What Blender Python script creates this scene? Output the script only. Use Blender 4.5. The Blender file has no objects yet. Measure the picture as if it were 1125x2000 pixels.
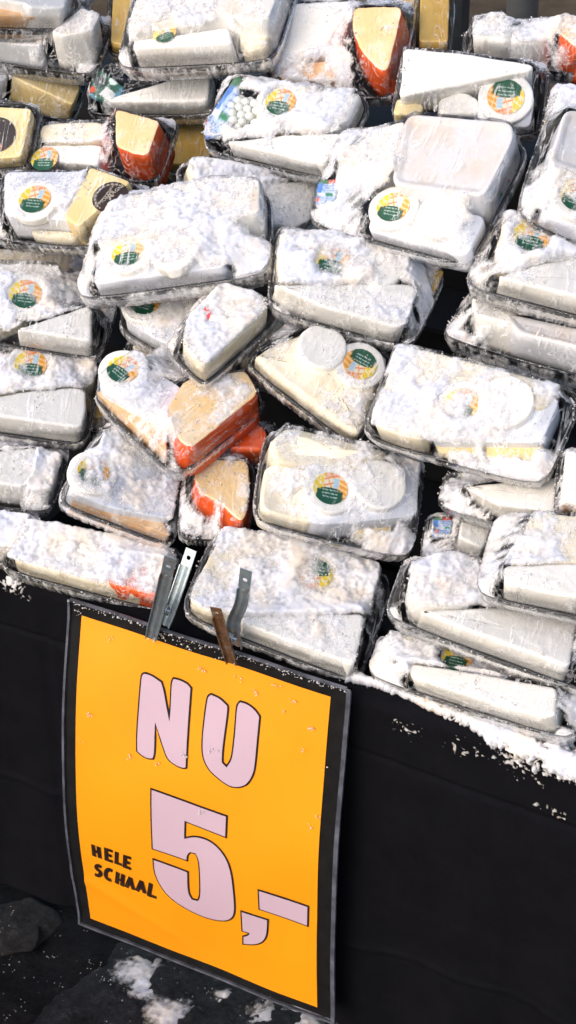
import bpy, bmesh, math, random
import numpy as np
from mathutils import Vector, Matrix, geometry
random.seed(5)
sc = bpy.context.scene
# ------------------------------------------------------------------ camera
PITCH, YAW, ROLL, CX, CY, CZ = [33.4113, 28.3265, -0.487, 0.8571, -1.4149, 1.7331]
cd = bpy.data.cameras.new('camera'); cam = bpy.data.objects.new('camera', cd)
sc.collection.objects.link(cam); sc.camera = cam
p, y, r = map(math.radians, (PITCH, YAW, ROLL))
fw = Vector((-math.sin(y)*math.cos(p), math.cos(y)*math.cos(p), -math.sin(p)))
rt0 = Vector((math.cos(y), math.sin(y), 0)); up0 = rt0.cross(fw)
rt = rt0*math.cos(r)+up0*math.sin(r); up = -rt0*math.sin(r)+up0*math.cos(r)
m = Matrix((rt, up, -fw)).transposed().to_4x4(); m.translation = (CX, CY, CZ)
cam.matrix_world = m
cd.sensor_fit = 'VERTICAL'; cd.sensor_height = 24.0; cd.lens = 3900/2000*24.0
cd.clip_start = 0.05; cd.clip_end = 200
cd.dof.use_dof = True; cd.dof.focus_distance = 1.95; cd.dof.aperture_fstop = 16.0
# ------------------------------------------------------------------ light
w = bpy.data.worlds.new('World'); sc.world = w; w.use_nodes = True
nt = w.node_tree; nt.nodes.clear()
sky = nt.nodes.new('ShaderNodeTexSky'); sky.sky_type = 'NISHITA'; sky.sun_disc = False
SUN_EL, SUN_AZ = math.radians(33), math.radians(196)      # azimuth clockwise from +Y
sky.sun_elevation = SUN_EL; sky.sun_rotation = SUN_AZ
sky.air_density = 1.0; sky.dust_density = 3.0; sky.ozone_density = 1.0
bg = nt.nodes.new('ShaderNodeBackground'); bg.inputs['Strength'].default_value = 0.15
wo = nt.nodes.new('ShaderNodeOutputWorld')
nt.links.new(sky.outputs[0], bg.inputs[0]); nt.links.new(bg.outputs[0], wo.inputs[0])
sl = bpy.data.lights.new('sun', 'SUN'); sl.energy = 1.0; sl.angle = math.radians(95); sl.color = (1, .945, .885)
so = bpy.data.objects.new('sun', sl); sc.collection.objects.link(so)
sd = Vector((math.sin(SUN_AZ)*math.cos(SUN_EL), math.cos(SUN_AZ)*math.cos(SUN_EL), math.sin(SUN_EL)))
so.rotation_euler = sd.to_track_quat('Z', 'Y').to_euler()
sc.view_settings.view_transform = 'Standard'; sc.view_settings.look = 'None'
sc.view_settings.exposure = 0.68; sc.view_settings.gamma = 1.0
sc.cycles.transparent_max_bounces = 24; sc.cycles.max_bounces = 8
sc.cycles.glossy_bounces = 3; sc.cycles.transmission_bounces = 4; sc.cycles.caustics_reflective = False
sc.cycles.caustics_refractive = False

# ------------------------------------------------------------------ helpers
C = sc.collection
def mat(name): 
    m = bpy.data.materials.new(name); m.use_nodes = True
    b = m.node_tree.nodes['Principled BSDF']; return m, m.node_tree, b
def nd(nt, t, **k):
    n = nt.nodes.new(t)
    for a, v in k.items():
        if a in n.inputs.keys() if isinstance(a, str) and hasattr(n.inputs, 'keys') else False: n.inputs[a].default_value = v
        else: setattr(n, a, v)
    return n
def noise(nt, scale, detail=4, rough=.55, vec=None, coord='Object', dist=0):
    if vec is None:
        tc = nt.nodes.new('ShaderNodeTexCoord'); vec = tc.outputs[coord]
    n = nt.nodes.new('ShaderNodeTexNoise'); n.inputs['Scale'].default_value = scale
    n.inputs['Detail'].default_value = detail; n.inputs['Roughness'].default_value = rough
    n.inputs['Distortion'].default_value = dist
    nt.links.new(vec, n.inputs['Vector']); return n.outputs['Fac']
def ramp(nt, fac, stops):
    n = nt.nodes.new('ShaderNodeValToRGB'); e = n.color_ramp.elements
    while len(e) < len(stops): e.new(.5)
    for q, (pos, c) in zip(e, stops):
        q.position = pos; q.color = (*c, 1) if len(c) == 3 else c
    nt.links.new(fac, n.inputs[0]); return n.outputs[0]
def bump(nt, fac, strength, dist, b, prev=None):
    n = nt.nodes.new('ShaderNodeBump'); n.inputs['Strength'].default_value = strength
    n.inputs['Distance'].default_value = dist; nt.links.new(fac, n.inputs['Height'])
    if prev is not None: nt.links.new(prev, n.inputs['Normal'])
    if b is not None: nt.links.new(n.outputs[0], b.inputs['Normal'])
    return n.outputs[0]
def math_(nt, op, a, b_=None, clamp=False):
    n = nt.nodes.new('ShaderNodeMath'); n.operation = op
    if op == 'MULTIPLY_ADD': n.inputs[2].default_value = .2; n.use_clamp = clamp
    for i, v in enumerate((a, b_)):
        if v is None: continue
        if isinstance(v, (int, float)): n.inputs[i].default_value = v
        else: nt.links.new(v, n.inputs[i])
    return n.outputs[0]
def simple(name, c1, c2, scale, rough=.5, bs=.3, bd=.002, bscale=None, spec=.4, lo=.35, hi=.65, sss=0, extra=None):
    m, nt, b = mat(name)
    f = noise(nt, scale, 6, .6)
    st = [(lo, c1), (hi, c2)]
    nt.links.new(ramp(nt, f, st), b.inputs['Base Color'])
    b.inputs['Roughness'].default_value = rough; b.inputs['Specular IOR Level'].default_value = spec
    if sss:
        b.inputs['Subsurface Weight'].default_value = sss; b.inputs['Subsurface Radius'].default_value = (.008, .006, .004)
        b.inputs['Subsurface Scale'].default_value = 1
    bump(nt, noise(nt, bscale or scale*4, 5, .65), bs, bd, b)
    return m
M = {}
M['brie'] = simple('white_rind', (.93, .90, .83), (.89, .88, .86), 22, .6, .3, .0010, 260)
M['cream'] = simple('cream_cheese_paste', (.90, .84, .70), (.86, .74, .52), 30, .45, .3, .0012, 180)
M['beigefrost'] = simple('frosted_beige_crust', (.90, .87, .83), (.86, .74, .58), 38, .8, .4, .0015, 220, lo=.42, hi=.72)
M['gouda'] = simple('gold_cheese_paste', (.82, .55, .16), (.70, .42, .10), 30, .35, .3, .001, 160)
M['gouda2'] = simple('yellow_cheese_paste', (.93, .78, .46), (.90, .68, .30), 22, .38, .3, .001, 160)
M['orangepaste'] = simple('orange_cheese_paste', (.95, .66, .32), (.95, .82, .62), 28, .45, .4, .001, 190, lo=.45, hi=.75)
M['wax'] = simple('orange_red_wax', (.95, .095, .015), (.95, .16, .04), 14, .25, .2, .001, 90, spec=.6)
M['peach'] = simple('peach_rind', (.80, .46, .22), (.84, .60, .38), 35, .5, .4, .0012, 180)
M['carton'] = simple('white_carton', (.78, .80, .90), (.82, .84, .90), 12, .5, .15, .001, 60)
M['lid'] = simple('frosted_white_lid', (.74, .73, .745), (.72, .62, .53), 30, .75, .5, .0015, 230, lo=.42, hi=.72)
M['lidrim'] = simple('white_plastic_rim', (.80, .81, .84), (.76, .77, .81), 20, .4, .1, .001, 60)
M['brown'] = simple('brown_crust', (.30, .13, .06), (.55, .35, .22), 120, .6, .8, .003, 200)
M['tray'] = simple('black_plastic', (.016, .017, .020), (.030, .032, .038), 30, .28, .1, .0006, 90, spec=.6)
M['pearl'] = simple('mozzarella', (.82, .84, .80), (.78, .80, .76), 40, .3, .1, .001, 100)
def vcol(name, rough=.4):
    m, nt, b = mat(name); a = nt.nodes.new('ShaderNodeVertexColor'); a.layer_name = 'print'
    nt.links.new(a.outputs[0], b.inputs['Base Color']); b.inputs['Roughness'].default_value = rough
    return m
M['print'] = vcol('printed_paper')
# snow
m, nt, b = mat('snow'); M['snow'] = m
g = nt.nodes.new('ShaderNodeNewGeometry')
f = noise(nt, 24, 4, .55, vec=g.outputs['Position'])
nt.links.new(ramp(nt, f, [(.30, (.63, .655, .76)), (.50, (.73, .72, .745)), (.66, (.77, .70, .63)), (.80, (.76, .64, .53))]), b.inputs['Base Color'])
b.inputs['Roughness'].default_value = .75; b.inputs['Specular IOR Level'].default_value = .35
b.inputs['Subsurface Weight'].default_value = .8; b.inputs['Subsurface Radius'].default_value = (.005, .006, .007); b.inputs['Subsurface Scale'].default_value = 1
n1 = bump(nt, noise(nt, 700, 3, .7, vec=g.outputs['Position']), .4, .0004, None)
bump(nt, noise(nt, 190, 4, .6, vec=g.outputs['Position']), .3, .0008, b, prev=n1)
ath = nt.nodes.new('ShaderNodeAttribute'); ath.attribute_name = 'frost'
q1 = nt.nodes.new('ShaderNodeMath'); q1.operation = 'MULTIPLY_ADD'; q1.inputs[1].default_value = .40
nt.links.new(noise(nt, 420, 3, .75, vec=g.outputs['Position']), q1.inputs[0]); nt.links.new(ath.outputs['Fac'], q1.inputs[2])
al = ramp(nt, q1.outputs[0], [(.19, (0, 0, 0)), (.42, (.50, .50, .50)), (.95, (.97, .97, .97))])
trs = nt.nodes.new('ShaderNodeBsdfTransparent'); mxn = nt.nodes.new('ShaderNodeMixShader'); om = nt.nodes['Material Output']
nt.links.new(al, mxn.inputs[0]); nt.links.new(trs.outputs[0], mxn.inputs[1]); nt.links.new(b.outputs[0], mxn.inputs[2]); nt.links.new(mxn.outputs[0], om.inputs[0])
# cling film: clear, glossy and streaked, frosted where the attribute says so
m = bpy.data.materials.new('cling_film'); m.use_nodes = True; M['film'] = m
nt = m.node_tree; nt.nodes.clear()
out = nt.nodes.new('ShaderNodeOutputMaterial')
tc = nt.nodes.new('ShaderNodeTexCoord')
mp = nt.nodes.new('ShaderNodeMapping'); mp.inputs['Scale'].default_value = (1, .22, 1); mp.inputs['Rotation'].default_value = (0, 0, .5)
nt.links.new(tc.outputs['Object'], mp.inputs['Vector'])
streak = noise(nt, 150, 4, .6, vec=mp.outputs[0], dist=.8)
fine = noise(nt, 330, 4, .7)
big = noise(nt, 34, 4, .65, dist=.5)
bm1 = bump(nt, streak, .6, .0014, None); bm2 = bump(nt, big, .5, .003, None, prev=bm1)
tr = nt.nodes.new('ShaderNodeBsdfTransparent'); tr.inputs[0].default_value = (.985, .985, .99, 1)
gl = nt.nodes.new('ShaderNodeBsdfGlossy'); gl.inputs['Roughness'].default_value = .07
nt.links.new(bm2, gl.inputs['Normal'])
fr = nt.nodes.new('ShaderNodeFresnel'); fr.inputs['IOR'].default_value = 1.42; nt.links.new(bm2, fr.inputs['Normal'])
frm = math_(nt, 'MULTIPLY', fr.outputs[0], .6)
mx = nt.nodes.new('ShaderNodeMixShader'); nt.links.new(frm, mx.inputs[0])
nt.links.new(tr.outputs[0], mx.inputs[1]); nt.links.new(gl.outputs[0], mx.inputs[2])
df = nt.nodes.new('ShaderNodeBsdfDiffuse'); df.inputs[0].default_value = (.95, .95, .97, 1)
at = nt.nodes.new('ShaderNodeAttribute'); at.attribute_name = 'frost'
s1 = math_(nt, 'ADD', math_(nt, 'MULTIPLY_ADD', fine, .5), math_(nt, 'MULTIPLY', streak, .35))
s2 = math_(nt, 'ADD', s1, math_(nt, 'MULTIPLY', big, .35))
s3 = math_(nt, 'ADD', s2, at.outputs['Fac'])
fac = ramp(nt, s3, [(.66, (0.0, 0.0, 0.0)), (.84, (.42, .42, .42)), (1.02, (.93, .93, .93))])
wk = nt.nodes.new('ShaderNodeMapping'); wk.inputs['Scale'].default_value = (1, .16, .5); wk.inputs['Rotation'].default_value = (0, 0, -.9)
nt.links.new(tc.outputs['Object'], wk.inputs['Vector'])
ln = math_(nt, 'ABSOLUTE', math_(nt, 'SUBTRACT', noise(nt, 75, 3, .5, vec=wk.outputs[0], dist=1.2), .5))
lines = ramp(nt, ln, [(0.0, (.62, .62, .62)), (.034, (0, 0, 0))])  # white wrinkle lines painted into the film in place of sharp highlights
lines2 = math_(nt, 'MULTIPLY', lines, ramp(nt, big, [(.42, (0, 0, 0)), (.62, (1, 1, 1))]))
facm = math_(nt, 'MAXIMUM', fac, lines2)
mx2 = nt.nodes.new('ShaderNodeMixShader'); nt.links.new(facm, mx2.inputs[0])
tl = nt.nodes.new('ShaderNodeBsdfTranslucent'); tl.inputs[0].default_value = (.95, .95, .97, 1)
mx3 = nt.nodes.new('ShaderNodeMixShader'); mx3.inputs[0].default_value = .18; nt.links.new(df.outputs[0], mx3.inputs[1]); nt.links.new(tl.outputs[0], mx3.inputs[2])
nt.links.new(mx.outputs[0], mx2.inputs[1]); nt.links.new(mx3.outputs[0], mx2.inputs[2])
nt.links.new(mx2.outputs[0], out.inputs[0])

def mesh(name, V, F, mats, parent=None, smooth=True, mi=None, attr=None, col=None):
    me = bpy.data.meshes.new(name)
    V = np.asarray(V, dtype=np.float32)
    if isinstance(F, np.ndarray):
        nf, k = F.shape
        me.vertices.add(len(V)); me.vertices.foreach_set('co', V.ravel())
        me.loops.add(nf*k); me.loops.foreach_set('vertex_index', F.ravel().astype(np.int32))
        me.polygons.add(nf); me.polygons.foreach_set('loop_start', np.arange(0, nf*k, k, dtype=np.int32))
        me.update(calc_edges=True)
    else:
        me.from_pydata(V.tolist(), [], F)
    for q in (mats if isinstance(mats, (list, tuple)) else [mats]): me.materials.append(q)
    if mi is not None: me.polygons.foreach_set('material_index', np.asarray(mi, dtype=np.int32))
    if smooth: me.polygons.foreach_set('use_smooth', np.ones(len(me.polygons), dtype=bool))
    if attr is not None:
        a = me.attributes.new('frost', 'FLOAT', 'POINT'); a.data.foreach_set('value', np.asarray(attr, dtype=np.float32))
    if col is not None:
        a = me.color_attributes.new('print', 'FLOAT_COLOR', 'POINT')
        cc = np.ones((len(V), 4), dtype=np.float32); cc[:, :3] = col; a.data.foreach_set('color', cc.ravel())
    me.update()
    o = bpy.data.objects.new(name, me); C.objects.link(o)
    if parent is not None: o.parent = parent
    return o
def tag(o, label=None, cat=None, group=None, kind=None):
    for k, v in (('label', label), ('category', cat), ('group', group), ('kind', kind)):
        if v: o[k] = v
    return o
def hsh(i, j, s):
    h = (i.astype(np.int64)*374761393 + j.astype(np.int64)*668265263 + s*2147483647+ 12345) & 0xffffffff
    h = ((h ^ (h >> 13))*1274126177) & 0xffffffff
    return ((h ^ (h >> 16)) & 0xffff)/65535.0
def vn(x, y, s=0):
    i = np.floor(x); j = np.floor(y); u = x-i; v = y-j
    u = u*u*(3-2*u); v = v*v*(3-2*v)
    a = hsh(i, j, s); b = hsh(i+1, j, s); c = hsh(i, j+1, s); d = hsh(i+1, j+1, s)
    return (a*(1-u)+b*u)*(1-v)+(c*(1-u)+d*u)*v
def fbm(x, y, s=0, o=4, g=.5):
    t = 0; a = 1; n = 0
    for k in range(o):
        t = t+a*vn(x*2**k+17.3*k, y*2**k-9.1*k, s+k); n += a; a *= g
    return t/n
def sstep(a, b, x):
    t = np.clip((x-a)/(b-a), 0, 1); return t*t*(3-2*t)
def gridfaces(nx, ny, keep=None, off=0):
    i, j = np.meshgrid(np.arange(nx-1), np.arange(ny-1), indexing='ij')
    a = (i*ny+j).ravel()
    F = np.stack([a, a+ny, a+ny+1, a+1], -1)+off
    if keep is not None: F = F[keep.ravel()]
    return F
def compact(V, F, *att):
    u, inv = np.unique(F.ravel(), return_inverse=True)
    return (V[u], inv.reshape(F.shape))+tuple(a[u] for a in att)
def inpoly(X, Y, P):
    r = np.zeros(X.shape, bool); n = len(P)
    for k in range(n):
        x1, y1 = P[k]; x2, y2 = P[(k+1) % n]
        if y1 == y2: continue
        c = ((y1 > Y) != (y2 > Y)) & (X < (x2-x1)*(Y-y1)/(y2-y1)+x1); r ^= c
    return r
def area(P): return .5*sum(P[i][0]*P[(i+1) % len(P)][1]-P[(i+1) % len(P)][0]*P[i][1] for i in range(len(P)))
def rounded(P, rad=.006, N=72):
    P = [np.array(q, float) for q in P]
    if area(P) < 0: P = P[::-1]
    out = []
    n = len(P)
    for k in range(n):
        a, b_, c = P[k-1], P[k], P[(k+1) % n]
        d1 = np.linalg.norm(a-b_); d2 = np.linalg.norm(c-b_); r1 = min(rad, d1*.45); r2 = min(rad, d2*.45)
        s = b_+(a-b_)/d1*r1; e = b_+(c-b_)/d2*r2
        for t in (0, .2, .4, .6, .8, 1): out.append((1-t)**2*s+2*t*(1-t)*b_+t*t*e)
    out = np.array(out); q = np.vstack([out, out[:1]])
    L = np.r_[0, np.cumsum(np.linalg.norm(np.diff(q, axis=0), axis=1))]
    t = np.linspace(0, L[-1], N, endpoint=False)
    return np.stack([np.interp(t, L, q[:, 0]), np.interp(t, L, q[:, 1])], -1)
def normals(R):
    d = np.roll(R, -1, 0)-np.roll(R, 1, 0); d /= np.linalg.norm(d, axis=1)[:, None]+1e-9
    return np.stack([d[:, 1], -d[:, 0]], -1)
SEED = [0]
def piece(name, P, z0, z1, mats, parent, rad=.006, bev=.0025, rough=.0006, flare=0, dome=0, rimlid=False, topmat=None, N=72):
    """a rounded prism with a bevelled, slightly uneven top; mats = [side, top]"""
    SEED[0] += 7; s = SEED[0]
    R0 = rounded(P, rad, N); n = normals(R0); ctr = R0.mean(0)
    rings = []; mi = []
    H = z1-z0
    for k in range(5): 
        t = k/4; rings.append((R0+n*flare*(1-t), z0+(H-bev)*t))
    for a in (35, 65, 90):
        a = math.radians(a); rings.append((R0-n*bev*(1-math.cos(a)), z1-bev+bev*math.sin(a)))
    Rt = R0-n*bev
    if rimlid:
        rings.append((R0-n*.0055, z1)); rings.append((R0-n*.0075, z1-.0028)); Rt = R0-n*.0075; z1 = z1-.0028
    for t in (.9, .78, .62, .45, .28, .12): 
        rings.append((ctr+(Rt-ctr)*t, z1+dome*(1-t*t)))
    V = []
    for Rr, z in rings:
        zz = np.full(N, z)
        V.append(np.column_stack([Rr, zz]))
    V = np.vstack(V+[np.array([[ctr[0], ctr[1], z1+dome]])])
    d = (fbm(V[:, 0]*70+s, V[:, 1]*70+V[:, 2]*90, s, 4)-.5)*2*rough
    d2 = (fbm(V[:, 0]*260+s, V[:, 1]*260+V[:, 2]*200, s+3, 3)-.5)*rough
    V[:, 2] += d+d2
    rad_ = V[:, :2]-ctr; rl = np.linalg.norm(rad_, axis=1)[:, None]+1e-9
    V[:, :2] += rad_/rl*(fbm(V[:, 0]*90, V[:, 2]*90+V[:, 1]*90, s+9, 3)-.5)[:, None]*2*rough*(rl > .003)
    F = []; nr = len(rings)
    for k in range(nr-1):
        for i in range(N):
            j = (i+1) % N
            F.append((k*N+i, k*N+j, (k+1)*N+j, (k+1)*N+i)); mi.append(0 if k < 5 else 1)
    for i in range(N): F.append(((nr-1)*N+i, (nr-1)*N+(i+1) % N, nr*N)); mi.append(1)
    F.append(tuple(range(N-1, -1, -1))); mi.append(0)
    mats = mats if len(mats) > 1 else mats*2
    return mesh(name, V, F, mats, parent, mi=mi)
GREEN = (.01, .09, .045); YEL = (.86, .62, .04); ORA = (.88, .36, .02); LBL = (.50, .66, .76); PNK = (.86, .50, .36); WHT = (.84, .85, .86); CRM = (.84, .76, .60)
def sticker_col(u, v, s):
    """printed round label: green panel below, yellow left, orange right, small pale blue tag"""
    rr = math.hypot(u, v)
    if v < .05-.25*u*u and abs(u) < .72-.1*v and v > -1 and not (v > -.12 and abs(u) > .55):
        # rows of small white print on the green panel
        if -.72 < v < -.05 and (int((v+1)*14) % 3 == 0) and (int((u+3)*19+v*31) % 4 != 0) and abs(u) < .45: return (.45, .58, .52)
        return GREEN
    if .12 < u < .46 and v > .05 and v < .68:
        return (.30, .50, .55) if int(v*26) % 5 == 0 and abs(u-.29) < .11 else LBL
    if u > .42: return ORA if math.sin(v*19+u*6) > -.55 else (.9, .66, .35)
    if u < -.42: return YEL if math.sin(v*13+u*9) > -.5 else (.86, .78, .45)
    if math.sin(u*17+v*9) > .75: return ORA
    if math.sin(u*7-v*15) > .72: return (.80, .20, .08)
    return CRM if v < .75 else PNK
def darklab_col(u, v, s):
    rr = math.hypot(u, v)
    if math.hypot(u+.55, v+.42) < .25:
        return (.75, .05, .02) if math.hypot(u+.55, v+.42) > .08 and math.hypot(u+.55, v+.42) < .2 else (.7, .35, .25)
    if .80 < rr < .9 and int(math.atan2(v, u)*14+50) % 2 == 0 and v > 0: return (.5, .42, .33)
    if abs(v-.32) < .025 and abs(u) < .75: return (.45, .38, .3)
    if rr < .12+.1*math.sin(5*math.atan2(v-.1, u)) : return (.45, .40, .33)
    return (.028, .014, .010)
def sticker(name, x, y_, z, r, rot, fn, parent, wob=.0003):
    nr, na = 22, 66; V = []; col = []; F = []
    cr, sr = math.cos(math.radians(rot)), math.sin(math.radians(rot))
    for i in range(nr+1):
        q = i/nr
        for j in range(na):
            a = 2*math.pi*j/na; u, v = q*math.cos(a), q*math.sin(a)
            V.append((x+r*u, y_+r*v, z+wob*math.sin(u*3+v*2)))
            col.append(fn(u*cr+v*sr, -u*sr+v*cr, 0))
    for i in range(nr):
        for j in range(na):
            k = (j+1) % na; F.append((i*na+j, (i+1)*na+j, (i+1)*na+k, i*na+k))
    return mesh(name, V, F, M['print'], parent, col=np.array(col))
def circle(x, y_, r, n=24): return [(x+r*math.cos(2*math.pi*k/n), y_+r*math.sin(2*math.pi*k/n)) for k in range(n)]
def text_mesh(name, body, size, m, parent, mtx, bold=0):
    cu = bpy.data.curves.new(name, 'FONT'); cu.body = body; cu.size = size; cu.align_x = 'CENTER'; cu.align_y = 'CENTER'; cu.offset = bold
    cu.resolution_u = 2
    o = bpy.data.objects.new(name, cu); C.objects.link(o)
    bpy.context.view_layer.update()
    me = bpy.data.meshes.new_from_object(o); bpy.data.objects.remove(o); me.materials.clear(); me.materials.append(m)
    q = bpy.data.objects.new(name, me); C.objects.link(q); q.parent = parent; q.matrix_local = mtx
    return q
M['ink_white'] = simple('pale_print', (.62, .56, .46), (.62, .56, .46), 10, .5, 0, 0)
M['ink_black'] = simple('black_print', (.02, .01, .01), (.02, .01, .01), 10, .4, 0, 0)

# ------------------------------------------------------------------ one wrapped tray
def bil(quad, a, b):
    q = np.array(quad); s = (a+1)/2; t = (b+1)/2          # t=0 -> top edge of the tray, t=1 -> bottom edge
    return ((1-s)*(1-t))[..., None]*q[0]+(s*(1-t))[..., None]*q[1]+(s*t)[..., None]*q[2]+((1-s)*t)[..., None]*q[3]
def gmap(quad, a, b, grow=0.0):
    c = .085
    x = a*(1-c*np.abs(b)**7-.0*b*b); y_ = b*(1-c*np.abs(a)**7)
    P = bil(quad, x, y_)
    if grow:
        ctr = np.array(quad).mean(0); d = P-ctr; l = np.linalg.norm(d, axis=-1, keepdims=True)+1e-9; P = P+d/l*grow
    return P
def border(n):
    t = np.linspace(-1, 1, n)
    a = np.r_[t[:-1], np.ones(n-1), -t[:-1], -np.ones(n-1)]
    b = np.r_[-np.ones(n-1), t[:-1], np.ones(n-1), -t[:-1]]
    return a, b
MOVE = {}
GAUDA = ['brie', 'lid']
BIAS = dict(brie=-.42, lid=-.62, creamtop=-.05, cream=.02, gouda=-.5, gouda2=-.45, wax=-.15, waxall=-.12, peach=-.2, carton=-.12, creamlump=.12, lump=.10, creamwrap=-.2, packetgreen=-.6, packetblue=-.45, brown=-.3)
def make_tray(idx, label, P0, axes, quad, snow, pieces):
    root = bpy.data.objects.new('wrapped_cheese_tray', None); C.objects.link(root)
    root.empty_display_size = .02
    mx = Matrix(axes).transposed().to_4x4(); mx.translation = P0; root.matrix_world = mx
    tag(root, label, 'cheese tray', 'wrapped cheese trays heaped on the stall')
    S = 100+idx*31
    DEP = .025
    # --- tray: flanged rim, sloping wall, floor
    a, b = border(26); nB = len(a)
    RZ = -.006
    prof = [(1.0, .0022, RZ-.003), (1.0, .0025, RZ-.0005), (1.0, .0018, RZ+.0008), (1.0, -.0004, RZ+.0008), (1.0, -.0014, RZ-.001), (.985, -.004, -DEP*.7), (.965, -.006, -DEP)]
    V = []
    for sca, gr, z in prof:
        Pp = gmap(quad, a*sca, b*sca, gr); V.append(np.column_stack([Pp, np.full(nB, z)]))
    prof2 = [(.965, -.004, -DEP-.0015), (.99, .0, -DEP*.6), (1.0, .001, RZ-.0035)]
    for sca, gr, z in prof2:
        Pp = gmap(quad, a*sca, b*sca, gr); V.append(np.column_stack([Pp, np.full(nB, z)]))
    V = np.vstack(V); F = []
    nr = len(prof)
    def ringf(k, l):
        for i in range(nB):
            j = (i+1) % nB; F.append((k*nB+i, l*nB+i, l*nB+j, k*nB+j))
    for k in range(nr-1): ringf(k, k+1)
    F.append(tuple((nr-1)*nB+i for i in range(nB)))
    for k in range(nr, nr+2): ringf(k, k+1)
    F.append(tuple(nr*nB+i for i in range(nB-1, -1, -1)))
    ringf(nr+2, 0)
    mesh('tray', V, F, M['tray'], root)
    # --- contents
    obst = []           # (poly, z, bias)
    for kind, h, poly, o in pieces:
        if kind == 'pearls':
            cx, cy = poly[0]; rr = random.Random(S)
            k = 0
            for lay in range(2):
                for i in range(-3, 4):
                    for j in range(-3, 4):
                        px = cx+i*.0098+(j % 2)*.0049+lay*.004+rr.uniform(-.001, .001); py = cy+j*.0086+lay*.003
                        if math.hypot((px-cx)/.024, (py-cy)/.026) > 1-lay*.35: continue
                        rad = .0052
                        R_ = []
                        V = []; F = []
                        n1, n2 = 6, 10
                        V.append((0, 0, rad))
                        for u in range(1, n1):
                            for v in range(n2):
                                th = math.pi*u/n1; ph = 2*math.pi*v/n2
                                V.append((rad*math.sin(th)*math.cos(ph), rad*math.sin(th)*math.sin(ph), rad*math.cos(th)))
                        V.append((0, 0, -rad))
                        for v in range(n2):
                            F.append((0, 1+v, 1+(v+1) % n2)); F.append((len(V)-1, 1+(n1-2)*n2+(v+1) % n2, 1+(n1-2)*n2+v))
                            for u in range(n1-2): F.append((1+u*n2+v, 1+(u+1)*n2+v, 1+(u+1)*n2+(v+1) % n2, 1+u*n2+(v+1) % n2))
                        ob = mesh('mozzarella_ball', V, F, M['pearl'], root); ob.location = (px, py, .009+lay*.006)
            obst.append((circle(cx, cy, .026), .020, -.5)); continue
        bi = BIAS[kind]
        if o.get('bare'): bi = -.8
        z0 = -DEP+.0005
        if kind == 'brie': ob = piece('cheese_wedge', poly, z0, h, [M['brie']], root, rad=.006, bev=.0035, rough=.0013)
        elif kind == 'creamtop': ob = piece('cheese_wedge', poly, z0, h, [M['brie'], M['beigefrost']], root, rad=.005, bev=.002, rough=.0010)
        elif kind == 'cream': ob = piece('cheese_slab', poly, z0, h, [M['cream']], root, rad=.012, bev=.004, rough=.0014)
        elif kind == 'creamlump': ob = piece('soft_cheese', poly, z0, h, [M['cream'], M['beigefrost']], root, rad=.020, bev=.007, rough=.0020, dome=.003)
        elif kind == 'creamwrap': ob = piece('cheese_slab', poly, z0, h, [M['cream']], root, rad=.022, bev=.009, rough=.0022, dome=.004)
        elif kind == 'lump': ob = piece('round_cheese', poly, z0, h, [M['brie']], root, rad=.022, bev=.009, rough=.0016, dome=.002)
        elif kind in ('gouda', 'gouda2'): ob = piece('cheese_block', poly, z0, h, [M[kind]], root, rad=.004, bev=.0015, rough=.0006)
        elif kind == 'wax': ob = piece('waxed_cheese_wedge', poly, z0, h, [M['wax'], M['orangepaste']], root, rad=.008, bev=.0018, rough=.0009, flare=.005)
        elif kind == 'waxall': ob = piece('waxed_cheese_wedge', poly, z0, h, [M['wax']], root, rad=.010, bev=.004, rough=.0007)
        elif kind == 'peach': ob = piece('cheese_block', poly, z0, h, [M['peach']], root, rad=.003, bev=.0012, rough=.0006)
        elif kind == 'brown': ob = piece('crusted_cheese', poly, z0, h, [M['brown']], root, rad=.012, bev=.005, rough=.002)
        elif kind == 'lid': ob = piece('box_lid', poly, z0, h, [M['lidrim'], M['lid']], root, rad=.010, bev=.002, rough=.0003, rimlid=True)
        elif kind == 'carton': ob = piece('white_carton', poly, z0, h, [M['carton']], root, rad=.010, bev=.0015, rough=.0003)
        elif kind in ('packetgreen', 'packetblue'):
            ob = make_packet(kind, poly, h, root, S)
        obst.append((poly, h+.0005, bi))
        if 'sticker' in o:
            x, y_, r_, rot = o['sticker']; zt = h+.0012
            par = ob
            if o.get('disc'):
                par = piece('round_cheese', circle(x, y_, r_+.005), h-.004, h+.008, [M['brie']], root, rad=.004, bev=.0022, rough=.0005)
                obst.append((circle(x, y_, r_+.005), h+.009, bi-.02)); zt = h+.0092
            else: zt += .0015 if kind in ('creamlump',) else .0008
            st = sticker('sticker', x, y_, zt, r_*.80, rot, sticker_col, par)
            obst.append((circle(x, y_, r_*.9), zt+.0004, -.80 if o.get('bare') else -.24-.45*(1-snow)))
        if 'disc2' in o:
            x, y_, r_ = o['disc2']
            piece('round_cheese', circle(x, y_, r_), h-.004, h+.012, [M['brie']], root, rad=.004, bev=.003, rough=.0007)
            obst.append((circle(x, y_, r_), h+.013, -.25))
        if 'dark' in o:
            x, y_, r_, rot = o['dark']
            st = sticker('sticker', x, y_, h+.0012, r_, rot, darklab_col, ob)
            obst.append((circle(x, y_, r_), h+.0016, -.9))
            for body, dy in (('DE', -.008), ('MONTAGNE', -.0025)) if rot == 70 else (('DE', -.008),):
                text_mesh('print', body, .0062, M['ink_white'], ob, Matrix.Translation((x, y_, h+.0019)) @ Matrix.Rotation(math.radians(rot-15), 4, 'Z') @ Matrix.Translation((.003, -dy*.6, 0)))
        if 'red' in o:
            x, y_, r_, rot = o['red']
            sticker('sticker', x, y_, h+.0042, r_, rot, lambda u, v, s: (.85, .08, .08) if math.sin(u*9+v*5)+math.sin(v*11) > -.5 else (.86, .6, .5), ob)
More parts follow.
